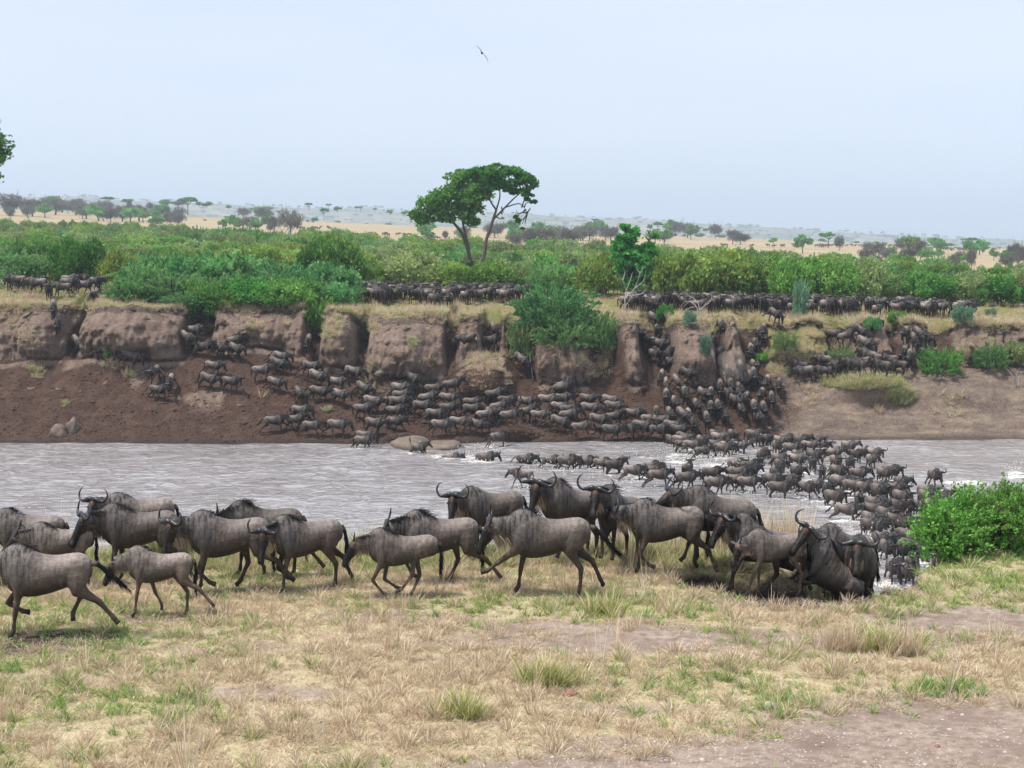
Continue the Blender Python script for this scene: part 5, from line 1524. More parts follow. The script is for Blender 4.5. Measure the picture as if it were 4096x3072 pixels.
scatter('bank_grass', 'dry straw grass fringing the lip and mounds of the far bank', TUFTS, P, Rr, Sc, Ix)

# ---------------------------------------------------------------- near bank grass
P, Rr, Sc, Ix = [], [], [], []
N = 52000
xs = rngv.uniform(-11.5, 11.5, N); ys = 12.6 + (30.5 - 12.6) * rngv.random(N) ** 0.9
keep = np.abs(xs) < 0.375 * ys + 1.0
xs, ys = xs[keep], ys[keep]
bare_v = patch_val(BARE, xs, ys) * 1.0 + 0.30 * vnoise(xs * 1.1, ys * 1.1, 3, 3); mud_shade_v = np.maximum(patch_val(MUD_SHADE, xs, ys), pit_val(xs, ys) * 1.3)
grn = 1.25 * vnoise(xs * 0.45, ys * 0.7, 8, 3) + 0.95 * np.exp(-((xs - 9) / 3.0) ** 2 - ((ys - 25) / 2.2) ** 2) + 0.25 * np.exp(-((ys - 24.6) / 1.3) ** 2)
edg = edge_Y(xs)
tall = sstep(-2.0, -0.1, ys - edg) + 0.22 * np.exp(-((ys - 22.2) / 0.8) ** 2)
zz = near_z(xs, ys)
thin_v = np.clip(0.30 + 0.75 * vnoise(xs * 0.8, ys * 1.3, 21, 3), 0, 0.8) * (1 - 0.8 * tall)
for x, y, z, b, m, g, tl, ed, thin_ in zip(xs, ys, zz, bare_v, mud_shade_v, grn, tall, edg, thin_v):
    if z < 6.5: continue
    if rngv.random() < max(b * 1.05, m * 0.98, thin_) : continue
    u = rngv.random(); gg = rngv.random() < 0.36 + 0.8 * g
    if tl > 0.35 and rngv.random() < tl * 0.62:
        k = int(rngv.choice([3, 6, 10, 2, 9], p=[.22, .22, .28, .22, .06])) if not gg else int(rngv.choice([6, 10, 5], p=[.3, .45, .25])); s = rngv.uniform(.75, 1.25)
    elif gg: k = int(rngv.choice([4, 5, 8, 10], p=[.32, .14, .46, .08])); s = rngv.uniform(.6, 1.15)
    else: k = int(rngv.choice([0, 1, 2, 7, 3, 9], p=[.25, .26, .12, .345, .02, .005])); s = rngv.uniform(.6, 1.2)
    P.append((x, y, z)); Rr.append((rngv.normal(0, .1), rngv.normal(0, .1), rngv.uniform(0, 6.28))); Sc.append((s, s, s * rngv.uniform(.8, 1.2))); Ix.append(k)
# a few tall stands named by their place: by the bank edge and in the open
for px, py, n, kk, sp in ((2180, 2740, 26, 6, .16), (1800, 2840, 22, 2, .3), (1830, 2870, 14, 6, .14), (3360, 2600, 20, 3, .16), (3510, 2600, 18, 6, .18), (3620, 2620, 12, 3, .12), (3790, 2760, 22, 5, .3), (2400, 2460, 16, 6, .25), (1600, 2130, 50, 10, .35), (1650, 2120, 40, 3, .4), (1530, 2180, 30, 6, .35), (1480, 2180, 26, 10, .3), (3020, 2120, 110, 9, .8), (3200, 2140, 80, 3, .7), (3120, 2140, 60, 10, .6), (870, 2120, 18, 9, .6), (180, 2100, 6, 9, .5), (3330, 2110, 22, 10, .7), (760, 2200, 60, 6, .35), (800, 2180, 40, 10, .35), (720, 2200, 30, 3, .35), (2420, 2060, 14, 9, .5)):
    q = hit_near(px, py) if py > 2230 else None
    if q is None:
        X = (px - 2048) / FPX * 25.8; q = Vector((X, float(edge_Y(X)) + .15, 0))
    for _ in range(n):
        x, y = q.x + rngv.normal(0, sp), q.y + rngv.normal(0, sp * .5)
        s = rngv.uniform(.8, 1.3) * (1.35 if py < 2230 else 1); P.append((x, y, float(near_z(x, y)))); Rr.append((rngv.normal(0, .08), rngv.normal(0, .08), rngv.uniform(0, 6.28))); Sc.append((s, s, s)); Ix.append(kk)
scatter('near_grass', 'dry straw and green grass covering the near bank', TUFTS, P, Rr, Sc, Ix)

# ---------------------------------------------------------------- the bush at the right of the near bank
def near_bush(px, Y, w, h, label, seed, dz=0.0):
    X = (px - 2048) / FPX * Y
    rng = np.random.default_rng(seed)
    e = empty('river_bush', (X, Y, float(near_z(X, Y)) + dz))
    nc = 34
    th = rng.random(nc) * 6.283; r = np.sqrt(rng.random(nc)) * w * .42
    z = h * (0.15 + 0.72 * rng.random(nc)) * (1 - 0.45 * (r / (w * .5)) ** 2)
    C = np.stack([r * np.cos(th), r * np.sin(th), z], -1)
    Vs, Ns, Ls, paths = [], [], [], []
    for c in C:
        paths.append((catmull([np.array((c[0] * .2, c[1] * .2, -.1)), c * np.array((.6, .6, .55)), c], 3), np.linspace(.022, .005, 7)))
        for _ in range(16):
            d = unit(np.array((c[0] * .8, c[1] * .8, 0.55 * h)) + rng.normal(0, .45, 3)); L = rng.uniform(.18, .50); n = 26
            t = rng.random(n); cv = rng.random()
            p = c + rng.normal(0, .10, 3) + d * (L * t)[:, None] + rng.normal(0, .022, (n, 3))
            Vs.append(p); Ns.append(np.tile(d, (n, 1))); Ls.append(np.clip(.5 * cv + .5 * rng.random(n), 0, .97))
            paths.append((np.array([c, c + d * L]), np.array([.005, .002])))
    V, F, L = leaf_cloud(np.concatenate(Vs), np.concatenate(Ns) * 1.3, 0.032, rng, 2.0, np.concatenate(Ls))
    link('foliage', mesh_np('foliage', V, F, (ML['bright'],), False, dict(lv=L)), e)
    link('branches', tube_mesh(paths, M_BARK, 4), e)
    return tag(e, label, 'bush', 'bright bushes on the near bank')
near_bush(3830, 25.1, 1.2, .95, 'bright green leafy bush beside the climb-out gully', 31)
near_bush(3975, 25.4, 1.25, 1.15, 'tallest bright green bush on the near bank shoulder', 32, 0)
near_bush(4110, 25.6, 1.1, 1.35, 'bright green bush cut by the right edge of the view', 33, 0)
near_bush(3745, 25.0, .5, .45, 'small bright bush at the very lip of the gully', 34)
# ================================================================== the herd
# ---- foreground animals: each with its own pose
FG = [
 # label, px of body centre, row of the ground under it, scale, heading deg, calf, tone, pose
 ('pale wildebeest cut off by the left edge, galloping in front of the calf', 190, 2545, 1.06, 184, 0, 1.0, dict(fl='plant', fr='fold', hl='push', hr='tuck', neck=-4, head=60, tail='swing', tail_side=-.06, beard=1, seed=1)),
 ('young grey wildebeest trotting with its head hidden behind the pale rump', 640, 2470, .84, 181, .6, 1.02, dict(fl='plant', fr='back', hl='push', hr='stand', neck=-14, head=60, tail='hang', seed=2)),
 ('wildebeest with a pale rump at the left edge, behind the galloping one', 120, 2330, .98, 183, 0, 1.0, dict(neck=-12, head=55, tail='hang', fl='plant', fr='back', seed=3)),
 ('low brown-faced young wildebeest looking over the galloping pale one', 250, 2355, .86, 186, .3, 1.0, dict(neck=-6, head=45, head_yaw=10, tail='hang', seed=4)),
 ('dark brown wildebeest with tail streaming behind, left group', 560, 2335, 1.06, 186, 0, .62, dict(neck=2, head=56, neck_yaw=22, head_yaw=18, tail='stream', tail_side=.03, fl='plant', hl='back', beard=0, seed=5)),
 ('wildebeest rearmost in the left group, staring at the camera with raised horns', 560, 2255, 1.0, 196, 0, .95, dict(neck=14, head=52, neck_yaw=30, head_yaw=42, tail='hang', seed=6)),
 ('brown wildebeest trotting with black face turned and long pale beard', 915, 2375, 1.08, 188, 0, .85, dict(fl='lift', fr='plant', hl='push', hr='fwd', neck=6, head=66, neck_yaw=18, head_yaw=38, tail='hang', seed=7)),
 ('dark wildebeest with lowered head, mostly hidden between two trotting ones', 1060, 2315, 1.04, 182, 0, .55, dict(neck=-20, head=62, fl='back', fr='plant', hl='push', hr='stand', tail='hang', wild=.8, beard=0, seed=8)),
 ('rust-foreheaded wildebeest facing the camera head-on, body turned sideways', 1225, 2365, 1.0, 205, 0, .95, dict(neck=0, head=70, neck_yaw=32, head_yaw=32, fl='plant', fr='lift', hl='stand', hr='back', tail='hang', seed=9)),
 ('small calf in full gallop with all four legs gathered under it', 1610, 2395, .93, 183, .8, 1.04, dict(fl='gather', fr='gather2', hl='reach', hr='fwd', neck=-6, head=58, neck_yaw=6, tail='hang', seed=10)),
 ('brown wildebeest galloping behind the gathered calf, head hidden', 1760, 2335, 1.04, 182, 0, .78, dict(fl='reach', fr='tuck', hl='push', hr='fwd', neck=-8, head=52, wild=.9, tail='hang', beard=0, seed=11)),
 ('dark maned wildebeest standing with black face to the camera at the water edge', 1960, 2235, 1.04, 205, 0, .80, dict(neck=12, head=62, neck_yaw=26, head_yaw=36, tail='hang', seed=12)),
 ('grey wildebeest at full gallop with forelegs stretched out, in mid-bank', 2190, 2385, 1.10, 182, 0, .98, dict(fl='reach', fr='plant', hl='stand', hr='back', neck=0, head=60, tail='swing', tail_side=.04, wild=1.0, seed=13)),
 ('grey wildebeest standing at the water edge, body pointing up-slope to the camera', 2280, 2255, 1.10, 215, 0, .92, dict(neck=10, head=70, neck_yaw=14, head_yaw=28, tail='hang', pitch=10, seed=14)),
 ('wildebeest half hidden at the edge with only face and horns clear', 2470, 2265, 1.02, 232, 0, .80, dict(neck=8, head=68, neck_yaw=8, head_yaw=18, tail='hang', wild=1.0, pitch=12, seed=15)),
 ('striped grey wildebeest trotting with pale beard and red-tinged mane', 2660, 2305, 1.06, 182, 0, 1.04, dict(fl='lift', fr='plant', hl='back', hr='lift', neck=2, head=62, neck_yaw=4, tail='hang', wild=.6, seed=16)),
 ('dark striped wildebeest behind the trotting one, nose hidden', 2870, 2285, 1.08, 188, 0, .68, dict(neck=2, head=42, neck_yaw=4, tail='hang', pitch=8, fl='fwd', hl='push', seed=17)),
 ('black-faced wildebeest climbing out of the pit behind the calf', 3060, 2335, 1.10, 196, 0, .66, dict(neck=8, head=66, neck_yaw=20, head_yaw=14, pitch=14, fl='fwd', fr='plant', hl='under', hr='push', tail='hang', seed=18)),
 ('spindly tan calf standing at the rim of the pit', 3120, 2385, .86, 196, 1.0, .98, dict(neck=-8, head=60, neck_yaw=12, head_yaw=12, fl='fwd', fr='stand', hl='stand', hr='push', tail='hang', seed=19)),
 ('wet wildebeest heaving itself out of the pit with forelegs folded', 3330, 2400, 1.06, 192, 0, .72, dict(pitch=38, fl='kneel', fr='kneel', hl='crouch', hr='under', neck=6, head=72, neck_yaw=26, head_yaw=44, tail='hang', seed=20)),
 ('wildebeest whose striped back shows behind the heaving one', 3400, 2300, 1.0, 205, 0, .95, dict(pitch=10, neck=-10, head=50, tail='hang', seed=21)),
 ('black wildebeest with wide horns coming head-on up the gully', 3470, 2350, 1.08, 250, 0, .45, dict(neck=2, head=64, neck_yaw=2, head_yaw=6, pitch=12, tail='hang', beard=1, seed=22)),
]
PITPOS = {FG[-5][0]: (23.8, 9.45), FG[-4][0]: (22.5, 9.75), FG[-3][0]: (22.9, 9.12), FG[-2][0]: (24.6, 9.15), FG[-1][0]: (23.3, 9.12)}
GFG = 'wildebeest running along the near bank'
for i, (lab, px, py, sc, hd, calf, tone, pose) in enumerate(FG):
    q = hit_near(px, py)
    if lab in PITPOS:
        Y, z = PITPOS[lab]; q = Vector(((px - 2048) / FPX * Y, Y, z))
    sc *= 0.85
    m = build_beast('fg%02d' % i, pose, 16, 0.0205, calf, True, tone * 0.70, pose['seed'] + 40)
    place_beast(m, q, R(hd), sc, lab, GFG)

# ---- animals of the middle distance: eight shared bodies
LOW = []
for k, p in enumerate([
    dict(fl='plant', fr='back', hl='push', hr='stand', neck=-8, head=60, tail='hang'), dict(fl='fwd', fr='back', hl='back', hr='fwd', neck=-2, head=58, tail='swing'),
    dict(neck=4, head=60, tail='hang'), dict(fl='lift', fr='plant', hl='push', hr='fwd', neck=-14, head=62, tail='hang', tail_side=.1), dict(neck=-24, head=66, fl='fwd', hl='stand', hr='push', tail='hang'),
    dict(neck=14, head=50, neck_yaw=20, head_yaw=25, tail='hang'), dict(fl='reach', fr='plant', hl='push', hr='push', neck=0, head=56, tail='swing'), dict(neck=2, head=58, neck_yaw=-22, head_yaw=-25, fl='plant', fr='back', tail='hang'),
    dict(neck=26, head=38, fl='tuck', fr='fwd', hl='push', hr='push', tail='up'), dict(calf=.8, fl='fwd', fr='back', hl='back', hr='stand', neck=0, head=55, tail='hang')]):
    LOW.append(build_beast('low%d' % k, dict(p), 10, 0, p.get('calf', 0), False, (.60, .42, .52, .66, .46, .34, .56, .48, .43, .70)[k], 80 + k))
rh = np.random.default_rng(99)
COUNT = 0
MID = []
def mid(loc, hd, label, group, k=None, sc=None, slope=None, sink=0.0):
    """one animal of the middle distance; leans with the slope under it"""
    global COUNT
    COUNT += 1
    if k is None: k = int(rh.choice([0, 1, 2, 3, 4, 6, 7, 9], p=[.2, .15, .12, .17, .14, .08, .09, .05]))
    if sc is None: sc = rh.uniform(.97, 1.10)
    hd = R(hd + rh.normal(0, 5)); ry = 0.0
    if slope is not None:
        f = Vector((math.cos(hd), math.sin(hd), 0)); n = slope.normalized()
        if n.z < 0: n = -n
        if n.z > 0.25: ry = max(-0.75, min(0.75, math.atan2(f.dot(n), n.z)))
        else: ry = 0.55
        ry *= 0.65
    MID.append((loc, hd))
    return place_beast(LOW[k], (loc[0], loc[1], loc[2] - sink - 0.03), hd, sc, label, group, ('horns', 'mane', 'tail'), 0.0, ry)

def rows_of(items, fmt, group, put):
    """items (px, row, heading[, pose]); labels count them off from the left, row by row"""
    items = sorted(items, key=lambda q: q[0])
    for i, it in enumerate(items):
        put(it, fmt % ordinal(i + 1), group)
def put_slope(it, label, group):
    px, py, hd = it[:3]
    h, n = hit_far(px, py)
    if h is None: return
    mid(h, hd, label, group, it[3] if len(it) > 3 else None, slope=n)
def put_plateau(it, label, group):
    px, py, hd = it[:3]
    Y = 122.8 + (1177 - py) * 0.17
    h, n = down_far((px - 2048) / FPX * Y, Y)
    mid(h, hd, label, group, it[3] if len(it) > 3 else None)
def T(ox, oy, s, L): return [(ox + q[0] / s, oy + q[1] / s, *q[2:]) for q in L]
Z = 2212 / 1024
rows_of(T(0, 1050, Z, [(110, 238, -100), (160, 242, 170), (245, 242, 0), (330, 252, 180), (380, 228, -60), (430, 275, -80)]), 'wildebeest in the first small plateau group at the far left, %s of six', 'small groups on the plateau', put_plateau)
rows_of(T(0, 1050, Z, [(545, 262, 200), (600, 245, -10), (610, 215, 0), (740, 245, 0), (700, 200, 20), (850, 240, -30), (890, 215, -60), (830, 222, -40), (1010, 268, -45)]), 'wildebeest in the second small plateau group, beside the big thicket, %s from the left', 'small groups on the plateau', put_plateau)
rows_of(T(0, 1050, Z, [(465, 470, -70, 4), (505, 620, -80, 4), (640, 775, -35), (880, 860, -10), (1090, 905, 0)]), 'wildebeest coming down the leftmost gully, %s in its file', 'wildebeest filing down the bank', put_slope)
rows_of(T(0, 1050, Z, [(1350, 1040, -90), (1485, 1110, -90), (1360, 1190, -10)]), 'wildebeest of the trio on the dark slope below the big cliff block, %s', 'wildebeest spread over the left slope', put_slope)
rows_of(T(0, 1050, Z, [(1590, 740, -35), (1680, 680, -20), (1770, 830, -20), (1870, 825, -35), (2060, 765, -15), (2020, 845, -30), (1830, 990, -5), (1770, 1105, -5), (1990, 1132, -10)]), 'wildebeest below the second cliff block, %s from the left of nine', 'wildebeest spread over the left slope', put_slope)
rows_of(T(1000, 1050, Z, [(250, 905, -15, 6), (210, 960, -10), (110, 1040, 0), (200, 1130, -20), (410, 1215, -40), (510, 995, -10), (550, 1080, -10), (580, 1215, -5), (750, 1130, -15), (765, 1245, -25), (870, 1040, -15), (950, 1170, -20), (1200, 1045, 0), (1340, 1085, -15), (1770, 1160, 0), (1290, 1195, -20), (1590, 1195, -5)]), 'wildebeest on the upper left slope, %s from the left of that loose band', 'wildebeest spread over the left slope', put_slope)
rows_of(T(1000, 1050, Z, [(220, 1480, 0, 6), (430, 1385, -10), (410, 1450, 0), (530, 1515, 0), (750, 1515, 0), (1040, 1310, -5), (980, 1370, 0), (1060, 1500, -10), (980, 1600, 0)]), 'wildebeest low on the left slope near the water, %s from the left', 'wildebeest spread over the left slope', put_slope)
rows_of(T(1000, 1050, Z, [(515, 765, -100, 4)]), 'lone wildebeest in the dark slot under the overhanging bush%s', 'wildebeest filing down the bank', lambda it, l, g: put_slope(it, 'lone wildebeest in the dark slot under the overhanging bush', g))
rows_of(T(1000, 1050, Z, [(1590, 405, -50, 4), (1725, 405, -88, 4)]), 'wildebeest tipping head down over the lip below the crowded herd, %s of two', 'wildebeest filing down the bank', put_slope)
rows_of(T(1000, 1050, Z, [(1790, 770, 100), (1920, 755, 170, 5), (2080, 775, 0), (2090, 650, -70, 4)]), 'wildebeest on the brown ledge above the grassy mound, %s from the left', 'wildebeest filing down the bank', put_slope)
band = [(1310, 1250, -10), (1290, 1310, 0), (1260, 1370, -10), (1260, 1470, -20, 1), (1480, 1350, -10), (1560, 1270, 0), (1700, 1270, 0), (1590, 1410, 5), (1720, 1345, 0), (1640, 1515, 0), (1790, 1490, 0, 9), (1910, 1370, 0), (1930, 1490, -20), (1920, 1300, 0), (2050, 1430, -5), (2100, 1395, 0), (2120, 1240, -5)]
rows_of(T(1000, 1050, Z, band), 'wildebeest in the dense line above the rounded mud hump, %s from the left', 'dense line walking along the water', put_slope)
band = [(210, 1300, 0), (400, 1300, 0), (540, 1275, -20), (100, 1425, 0), (260, 1385, 0), (330, 1425, 0), (480, 1475, -20), (500, 1350, 0), (600, 1370, 0), (760, 1375, 0), (620, 1425, 0), (700, 1535, 0, 9), (830, 1465, 0), (1000, 1430, 0), (960, 1560, 0), (1150, 1415, -15), (1090, 1545, 0), (1220, 1525, -20), (1300, 1455, 0), (1370, 1545, 0), (1400, 1475, 0), (1470, 1505, 0), (1460, 1635, -40), (1570, 1625, -20), (60, 1290, 0), (20, 1350, 0), (1540, 1540, -20)]
rows_of(T(2000, 1050, Z, band), 'wildebeest in the dense line nearing the crossing point, %s from the left', 'dense line walking along the water', put_slope)
rows_of(T(2000, 1050, Z, [(140, 925, -45, 4), (590, 1150, -10), (560, 1180, -5), (750, 1265, -30), (930, 1295, -10), (960, 1355, 0, 9)]), 'dark wildebeest on the slope below the huge bush, %s from the left', 'wildebeest filing down the bank', put_slope)
rows_of(T(2000, 1050, Z, [(1300, 445, -70), (1260, 435, -70), (1310, 565, -50), (1390, 605, -60), (1360, 670, -80), (1215, 700, -90), (1240, 745, -70), (1340, 800, -20), (1430, 775, -60), (1330, 885, -45), (1420, 925, -50), (1480, 895, -60), (1590, 1040, -40)]), 'wildebeest pouring down the main gully, %s from the left', 'wildebeest filing down the bank', put_slope)
rows_of(T(2000, 1050, Z, [(1400, 1085, -110), (1430, 1145, -90), (1500, 1115, -70), (1435, 1245, -90), (1590, 1225, -90), (1740, 1235, -70), (1820, 1225, -100), (1350, 1395, -90), (1460, 1400, -80), (1500, 1300, -80), (1540, 1400, -40), (1690, 1325, -80), (1620, 1405, -80), (1820, 1335, -90), (1880, 1335, -90), (1780, 1445, -90), (1940, 1425, -90), (1660, 1485, -70), (2080, 1355, -90), (2190, 1345, -90)]),
        'wildebeest walking straight down the brown fan to the crossing, %s from the left', 'wildebeest descending the brown fan', put_slope)
rows_of(T(2000, 1050, Z, [(1955, 1035, -90), (2065, 985, -85), (2150, 1065, -70), (2190, 985, -80), (2040, 1085, -70), (1900, 1165, -90), (1990, 1145, -80), (2060, 1175, -80), (1950, 1235, -60), (2060, 1225, -90), (2010, 1285, -80, 9), (2130, 1255, -120)]), 'wildebeest bunched below the rising dust, %s from the left', 'wildebeest descending the brown fan', put_slope)
rows_of(T(2000, 1050, Z, [(1900, 640, -88, 4), (1890, 880, -40, 4), (2160, 835, -90), (2205, 800, -90)]), 'wildebeest scrambling down the cliff by the dust cloud, %s from the left', 'wildebeest filing down the bank', put_slope)
Z2 = 2212 / 1096
rows_of(T(3000, 1050, Z2, [(110, 625, -100), (75, 665, -90), (110, 695, -90), (175, 495, -60, 4), (35, 785, -120), (25, 995, -90), (140, 1045, -100), (235, 1055, -100), (95, 1145, -120), (170, 1175, -100), (30, 1265, -90), (105, 1265, -90), (60, 1345, -80)]), 'wildebeest in the middle descending file, %s from the left', 'wildebeest filing down the bank', put_slope)
rows_of(T(3000, 1050, Z2, [(370, 925, 190), (450, 975, 190), (580, 875, 180), (595, 955, 180), (720, 860, 180), (740, 925, 190), (830, 915, 180), (930, 840, 170), (920, 905, 185), (1000, 850, 120, 8), (1040, 925, 180), (1110, 875, 175), (1180, 915, 180), (950, 925, 180, 9)]), 'wildebeest filing left above the green grass ledge, %s from the left', 'wildebeest filing along the grass ledge', put_slope)
rows_of(T(3000, 1050, Z2, [(690, 665, -10), (850, 630, -50, 4), (820, 675, -20), (890, 735, -40)]), 'wildebeest on the steep slope above the ledge file, %s from the left', 'wildebeest filing down the bank', put_slope)
rows_of(T(3000, 1050, Z2, [(1260, 645, -120), (1330, 645, -60), (1310, 695, -90), (1380, 695, -60), (1260, 795, -130), (1290, 845, -110)]), 'wildebeest in the last descending file by the leafy shrub, %s from the left', 'wildebeest filing down the bank', put_slope)

# ---- in the water
DEEP = 0.45
def put_water(it, label, group):
    px, py, hd = it[:3]
    q = at_height(px, py, 0.0)
    k = it[3] if len(it) > 3 else int(rh.choice([0, 1, 2, 3, 5, 6, 7, 8], p=[.12, .13, .1, .1, .24, .12, .13, .06]))
    sink = it[4] if len(it) > 4 else rh.uniform(.12, .42)
    FOAM.append((q.x + .3 * math.cos(R(hd + 180)), q.y + rh.normal(0, .2) - .25, rh.uniform(.8, 1.5), rh.uniform(.45, .95)))
    SPL.append((q.x, q.y, R(hd), sink))
    mid(q, hd, label, group, k, rh.uniform(.84, .98), None, sink)
SPL = []
rows_of(T(1000, 1600, Z, [(980, 410, 0, 0, .35), (1460, 450, -30, 8, .45), (1740, 500, -5, 2, .95), (2040, 520, -10, 2, .75), (2140, 400, 45, 6, .2)]), 'wildebeest plunging in by the mud hump ahead of the others, %s from the left', 'waders ahead of the main crossing', put_water)
rows_of(T(2000, 1600, Z, [(220, 545, -15, 1, .55), (440, 585, 0, 6, .3), (580, 600, 0, 0, .35), (740, 592, 0, 0, .35), (880, 595, -10, 3, .4), (990, 640, 20, 5, .3), (1150, 690, 10, 6, .25), (1310, 665, 0, 1, .35), (1370, 745, 15, 6, .2), (1300, 650, 5, 0, .3), (1620, 650, 60, 5, .45), (1610, 770, 10, 0, .2), (1830, 690, 0, 1, .3), (1860, 815, 0, 0, .2), (2060, 710, 0, 2, .3), (2150, 690, 10, 5, .35), (2160, 650, 20, 5, .3), (2030, 785, 0, 0, .2), (2140, 800, -10, 3, .2)]), 'wildebeest splashing across in the upper water file, %s from the left', 'upper file in the water', put_water)
rows_of(T(2000, 1600, Z, [(190, 760, 180, 9, .08)]), '%s', '', lambda it, l, g: put_water(it, 'lone calf wading left by itself in mid-river', 'waders ahead of the main crossing'))
rows_of(T(2000, 1600, Z, [(1750, 505, 20, 6, .3), (2040, 590, -10, 6, .5), (1660, 470, -10), (1580, 460, -20), (1860, 440, -20), (1960, 470, -30), (1720, 430, -20)]), 'wildebeest leaping into the churned water at the crossing point, %s from the left', 'main crossing in the water', put_water)
singles = [('lone wildebeest running through open water beyond the main crossing', (1435, 650, -95, 6, .1)), ('wildebeest turning aside at the outer edge of the main crossing', (1060, 575, -45, 7, .35)), ('wildebeest just outside the crossing with a second one before it', (1150, 680, -60, 5, .25)), ('wildebeest nearest the open water, ahead of its neighbour', (1100, 745, -55, 1, .2)), ('broad-horned wildebeest near the bright bush in open water', (1365, 770, -60, 2, .3)), ('wildebeest peering up beside the bright near bush', (1490, 790, -40, 8, .3))]
for lab, it in singles:
    put_water(T(3072, 1650, Z, [it])[0], lab, 'main crossing in the water')
# dense column: jittered rows inside its outline
poly = [(2560 + 0, 1790), (3080, 1760), (3230, 1795), (3480, 1830), (3520, 1900), (3600, 1990), (3760, 2030), (3800, 2080), (3660, 2170), (3690, 2250), (3560, 2240), (3440, 2160), (3350, 2060), (3180, 2010), (3060, 1990), (3050, 1900), (2900, 1830), (2700, 1800)]
def inside(x, y):
    c = False; j = len(poly) - 1
    for i in range(len(poly)):
        xi, yi = poly[i]; xj, yj = poly[j]
        if (yi > y) != (yj > y) and x < (xj - xi) * (y - yi) / (yj - yi) + xi: c = not c
        j = i
    return c
dense = []
y = 1775.0
while y < 2250:
    stepx = 64 + (y - 1775) * 0.11
    x = 2560 + rh.uniform(0, stepx)
    while x < 3830:
        xx, yy = x + rh.normal(0, 10), y + rh.normal(0, 6)
        if inside(xx, yy): dense.append((xx, yy, -58 + rh.normal(0, 26)))
        x += stepx * rh.uniform(.85, 1.2)
    y += 27 + (y - 1775) * 0.055
dense += [(3560, 2195, -70), (3605, 2135, -60), (3650, 2205, -80), (3695, 2125, -60), (3545, 2110, -60), (3615, 2255, -90), (3500, 2060, -50), (3665, 2080, -50), (3570, 2060, -55), (3480, 2150, -60), (3545, 2250, -80), (3595, 2295, -90), (3650, 2290, -100), (3690, 2245, -90), (3525, 2205, -70), (3630, 2335, -90), (3570, 2330, -85), (3740, 2060, -45), (3520, 2010, -50), (3450, 1990, -50), (3390, 1960, -50)]
near_d = [q for q in dense if q[1] > 2060]; mid_d = [q for q in dense if 1900 < q[1] <= 2060]; far_d = [q for q in dense if q[1] <= 1900]
rows_of(near_d, 'wildebeest in the dense water column closest to the gully, %s from the left', 'main crossing in the water', put_water)
rows_of(mid_d, 'wildebeest in the middle of the dense water column, %s from the left', 'main crossing in the water', put_water)
EXTRA = [at_height(q_[0], q_[1], -0.25) for q_ in far_d[1::2]]
far_d = far_d[0::2]
rows_of(far_d, 'wildebeest packed at the far head of the water column, %s from the left', 'main crossing in the water', put_water)
print('individual animals', COUNT + len(FG), 'dense', len(near_d), len(mid_d), len(far_d))

LOW2 = [build_beast('mass%d' % k, dict(p), 6, 0, 0, False, .9, 180 + k) for k, p in enumerate([dict(fl='plant', fr='back', neck=-8), dict(neck=4, tail='hang'), dict(neck=14, head=50, neck_yaw=20, head_yaw=25), dict(neck=2, neck_yaw=-22, head_yaw=-25), dict(neck=-20, head=64), dict(neck=10, head=55)])]
